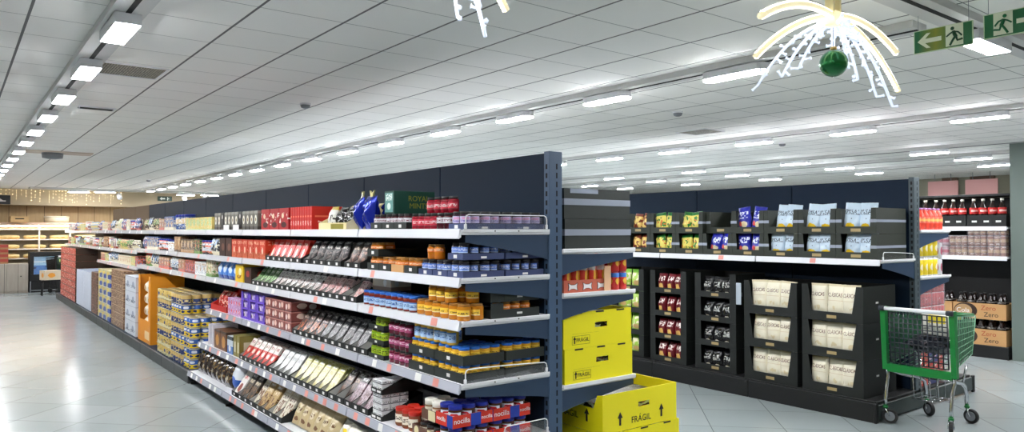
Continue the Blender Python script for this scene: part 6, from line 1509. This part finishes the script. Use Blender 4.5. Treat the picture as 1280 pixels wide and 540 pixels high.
mobj('lit_back', MB().box(0.0905, 0.8295, 0.045, 0.0585, 0.4805, 0.9595).mesh('chest_back', PR('chest_back', (176, 214, 240), [('band', 0.0, 0.5, (70, 130, 206)), ('speck', 4, 0.6, (30, 60, 120), 0.1, 0.7), ('band', 0.66, 0.74, (236, 244, 250))])), fz)
mobj('leg_rail', MB().tube([(0.02, 0.02, 0.05), (0.88, 0.02, 0.05)], 0.015, 8).tube([(0.02, 0.02, 0.0), (0.02, 0.02, 0.30)], 0.015, 8).tube([(0.88, 0.02, 0.0), (0.88, 0.02, 0.30)], 0.015, 8).mesh('chest_legs', GREYPL), fz)
trolley((2.42, 22.42, 0.0), PI*0.62, 'dark shopping trolley far away in front of the black chest', green=False)
gc = Kind('green_cloth_bag', 'bag', [('pouch', pillow(0.30, 0.34, 0.14, 88, wr=0.6)[0].mesh('green_bag', PR('green_bag', (22, 66, 40), [('blob', 0.6, 0.7, 0.1, 0.12, (200, 220, 120), 0.6)], flat=True)))])
gc.put((2.30, 22.72, 0.62), 'dark green bag standing in the far dark trolley', rot=(0, 0, PI/2+0.2))
oc = Kind('orange_box', 'box', [('orange_box', MB().bev(-0.2, 0.2, -0.15, 0.15, 0, 0.24, 0.004).mesh('orange_box', PR('orange_white_box', (222, 206, 180), [('blob', 0.4, 0.5, 0.26, 0.3, (236, 160, 60), 0.6)])))])
oc.put((2.02, 22.02, 0.40), 'orange and cream box standing on a small stool before the far trolley', rot=(0, 0, 0.3))
st = thing('low_stool', 'small dark stool carrying the orange and cream box', 'stool', (2.02, 22.02, 0))
mobj('seat', MB().bev(-0.2, 0.2, -0.15, 0.15, 0.37, 0.3995, 0.004).mesh('stool_seat', BLACK), st)
for a, b in ((-1, -1), (1, -1), (-1, 1), (1, 1)): mobj('leg', MB().tube([(a*0.17, b*0.12, 0.3695), (a*0.19, b*0.14, 0.0)], 0.014, 8).mesh('stool_leg', BLACK), st)
# fairy lights on the bulkhead
fl = bpy.data.meshes
f_ = MB(); bulbs = MB()
x = 0.95
while x < 4.0:
    ln = R.uniform(0.12, 0.42); z1 = 2.80
    f_.tube([(x, 24.12, z1), (x, 24.12, z1-ln)], 0.0005, 4)
    z = z1 - R.uniform(0.02, 0.06)
    while z > z1-ln:
        r = R.uniform(0.005, 0.009); bulbs.add([(x+r,24.11,z),(x,24.11-r,z),(x-r,24.11,z),(x,24.11+r,z),(x,24.11,z+r),(x,24.11,z-r)], [(0,4,1)[::-1],(1,4,2)[::-1],(2,4,3)[::-1],(3,4,0)[::-1],(0,1,5)[::-1],(1,2,5)[::-1],(2,3,5)[::-1],(3,0,5)[::-1]])
        z -= R.uniform(0.06, 0.12)
    x += R.uniform(0.05, 0.13)
f_.tube([(0.9, 24.12, 2.797), (4.05, 24.12, 2.797)], 0.003, 4)
ic = thing('icicle_lights', 'curtain of warm fairy lights hanging down the far beige bulkhead', 'fairy lights')
mobj('cable', f_.mesh('icicle_cable', PM('cream_cable', (186, 170, 142), 0.8)), ic)
b_ = mobj('bulb', bulbs.mesh('icicle_bulbs', PM('warm_bulb', (255, 240, 200), 0.5, emit=(255, 232, 180), strength=4.5)), ic); b_['kind'] = 'stuff'
sg = thing('dark_sign', 'small black board hanging at the far end of the left aisle', 'sign', (1.0, 23.4, 2.35))
mobj('board', MB().bev(-0.22, 0.22, -0.012, 0.012, 0, 0.24, 0.003).mesh('dark_board', BLACK), sg)
mobj('pale_mark', MB().prism([(-0.1, 0.07), (-0.02, 0.16), (0.06, 0.10), (0.12, 0.10), (0.12, 0.07)], 'y', -0.0135, -0.0125).mesh('pale_mark', PM('pale_mark', (190, 180, 176), 0.5)), sg)
mobj('wire', MB().tube([(-0.18, 0, 0.24), (-0.18, 0, 0.449)], 0.002, 5).tube([(0.18, 0, 0.24), (0.18, 0, 0.449)], 0.002, 5).mesh('sign_wire', GREYPL), sg)

# ------------------------------------------------------------------ world, camera, view
w = bpy.data.worlds.new('World'); bpy.context.scene.world = w; w.use_nodes = True
w.node_tree.nodes['Background'].inputs[0].default_value = (0.9, 0.95, 1.0, 1)
w.node_tree.nodes['Background'].inputs[1].default_value = 0.15
F, HZ = 912.0, 288.5
PHI = math.atan2(700.0, F); TLT = math.atan2(HZ-270.0, F)
cam = bpy.data.cameras.new('camera'); co = bpy.data.objects.new('camera', cam); C.objects.link(co)
cam.sensor_width = 36.0; cam.lens = 36.0*F/1280.0; cam.clip_start = 0.05; cam.clip_end = 200
co.location = (0, 0, 1.65); co.rotation_euler = (PI/2 + TLT, 0, -PHI)
sc = bpy.context.scene; sc.camera = co
sc.view_settings.view_transform = 'Standard'; sc.view_settings.look = 'None'
sc.view_settings.exposure = 1.46; sc.view_settings.gamma = 1.0
try: sc.view_settings.use_curve_mapping = False
except Exception: pass

seen = {}
for l, g, n in LABELS: seen.setdefault(l, []).append((g, n))
for l, v in seen.items():
    if len(v) > 1: print('SAME LABEL', len(v), l)
print('objects', len(bpy.data.objects))
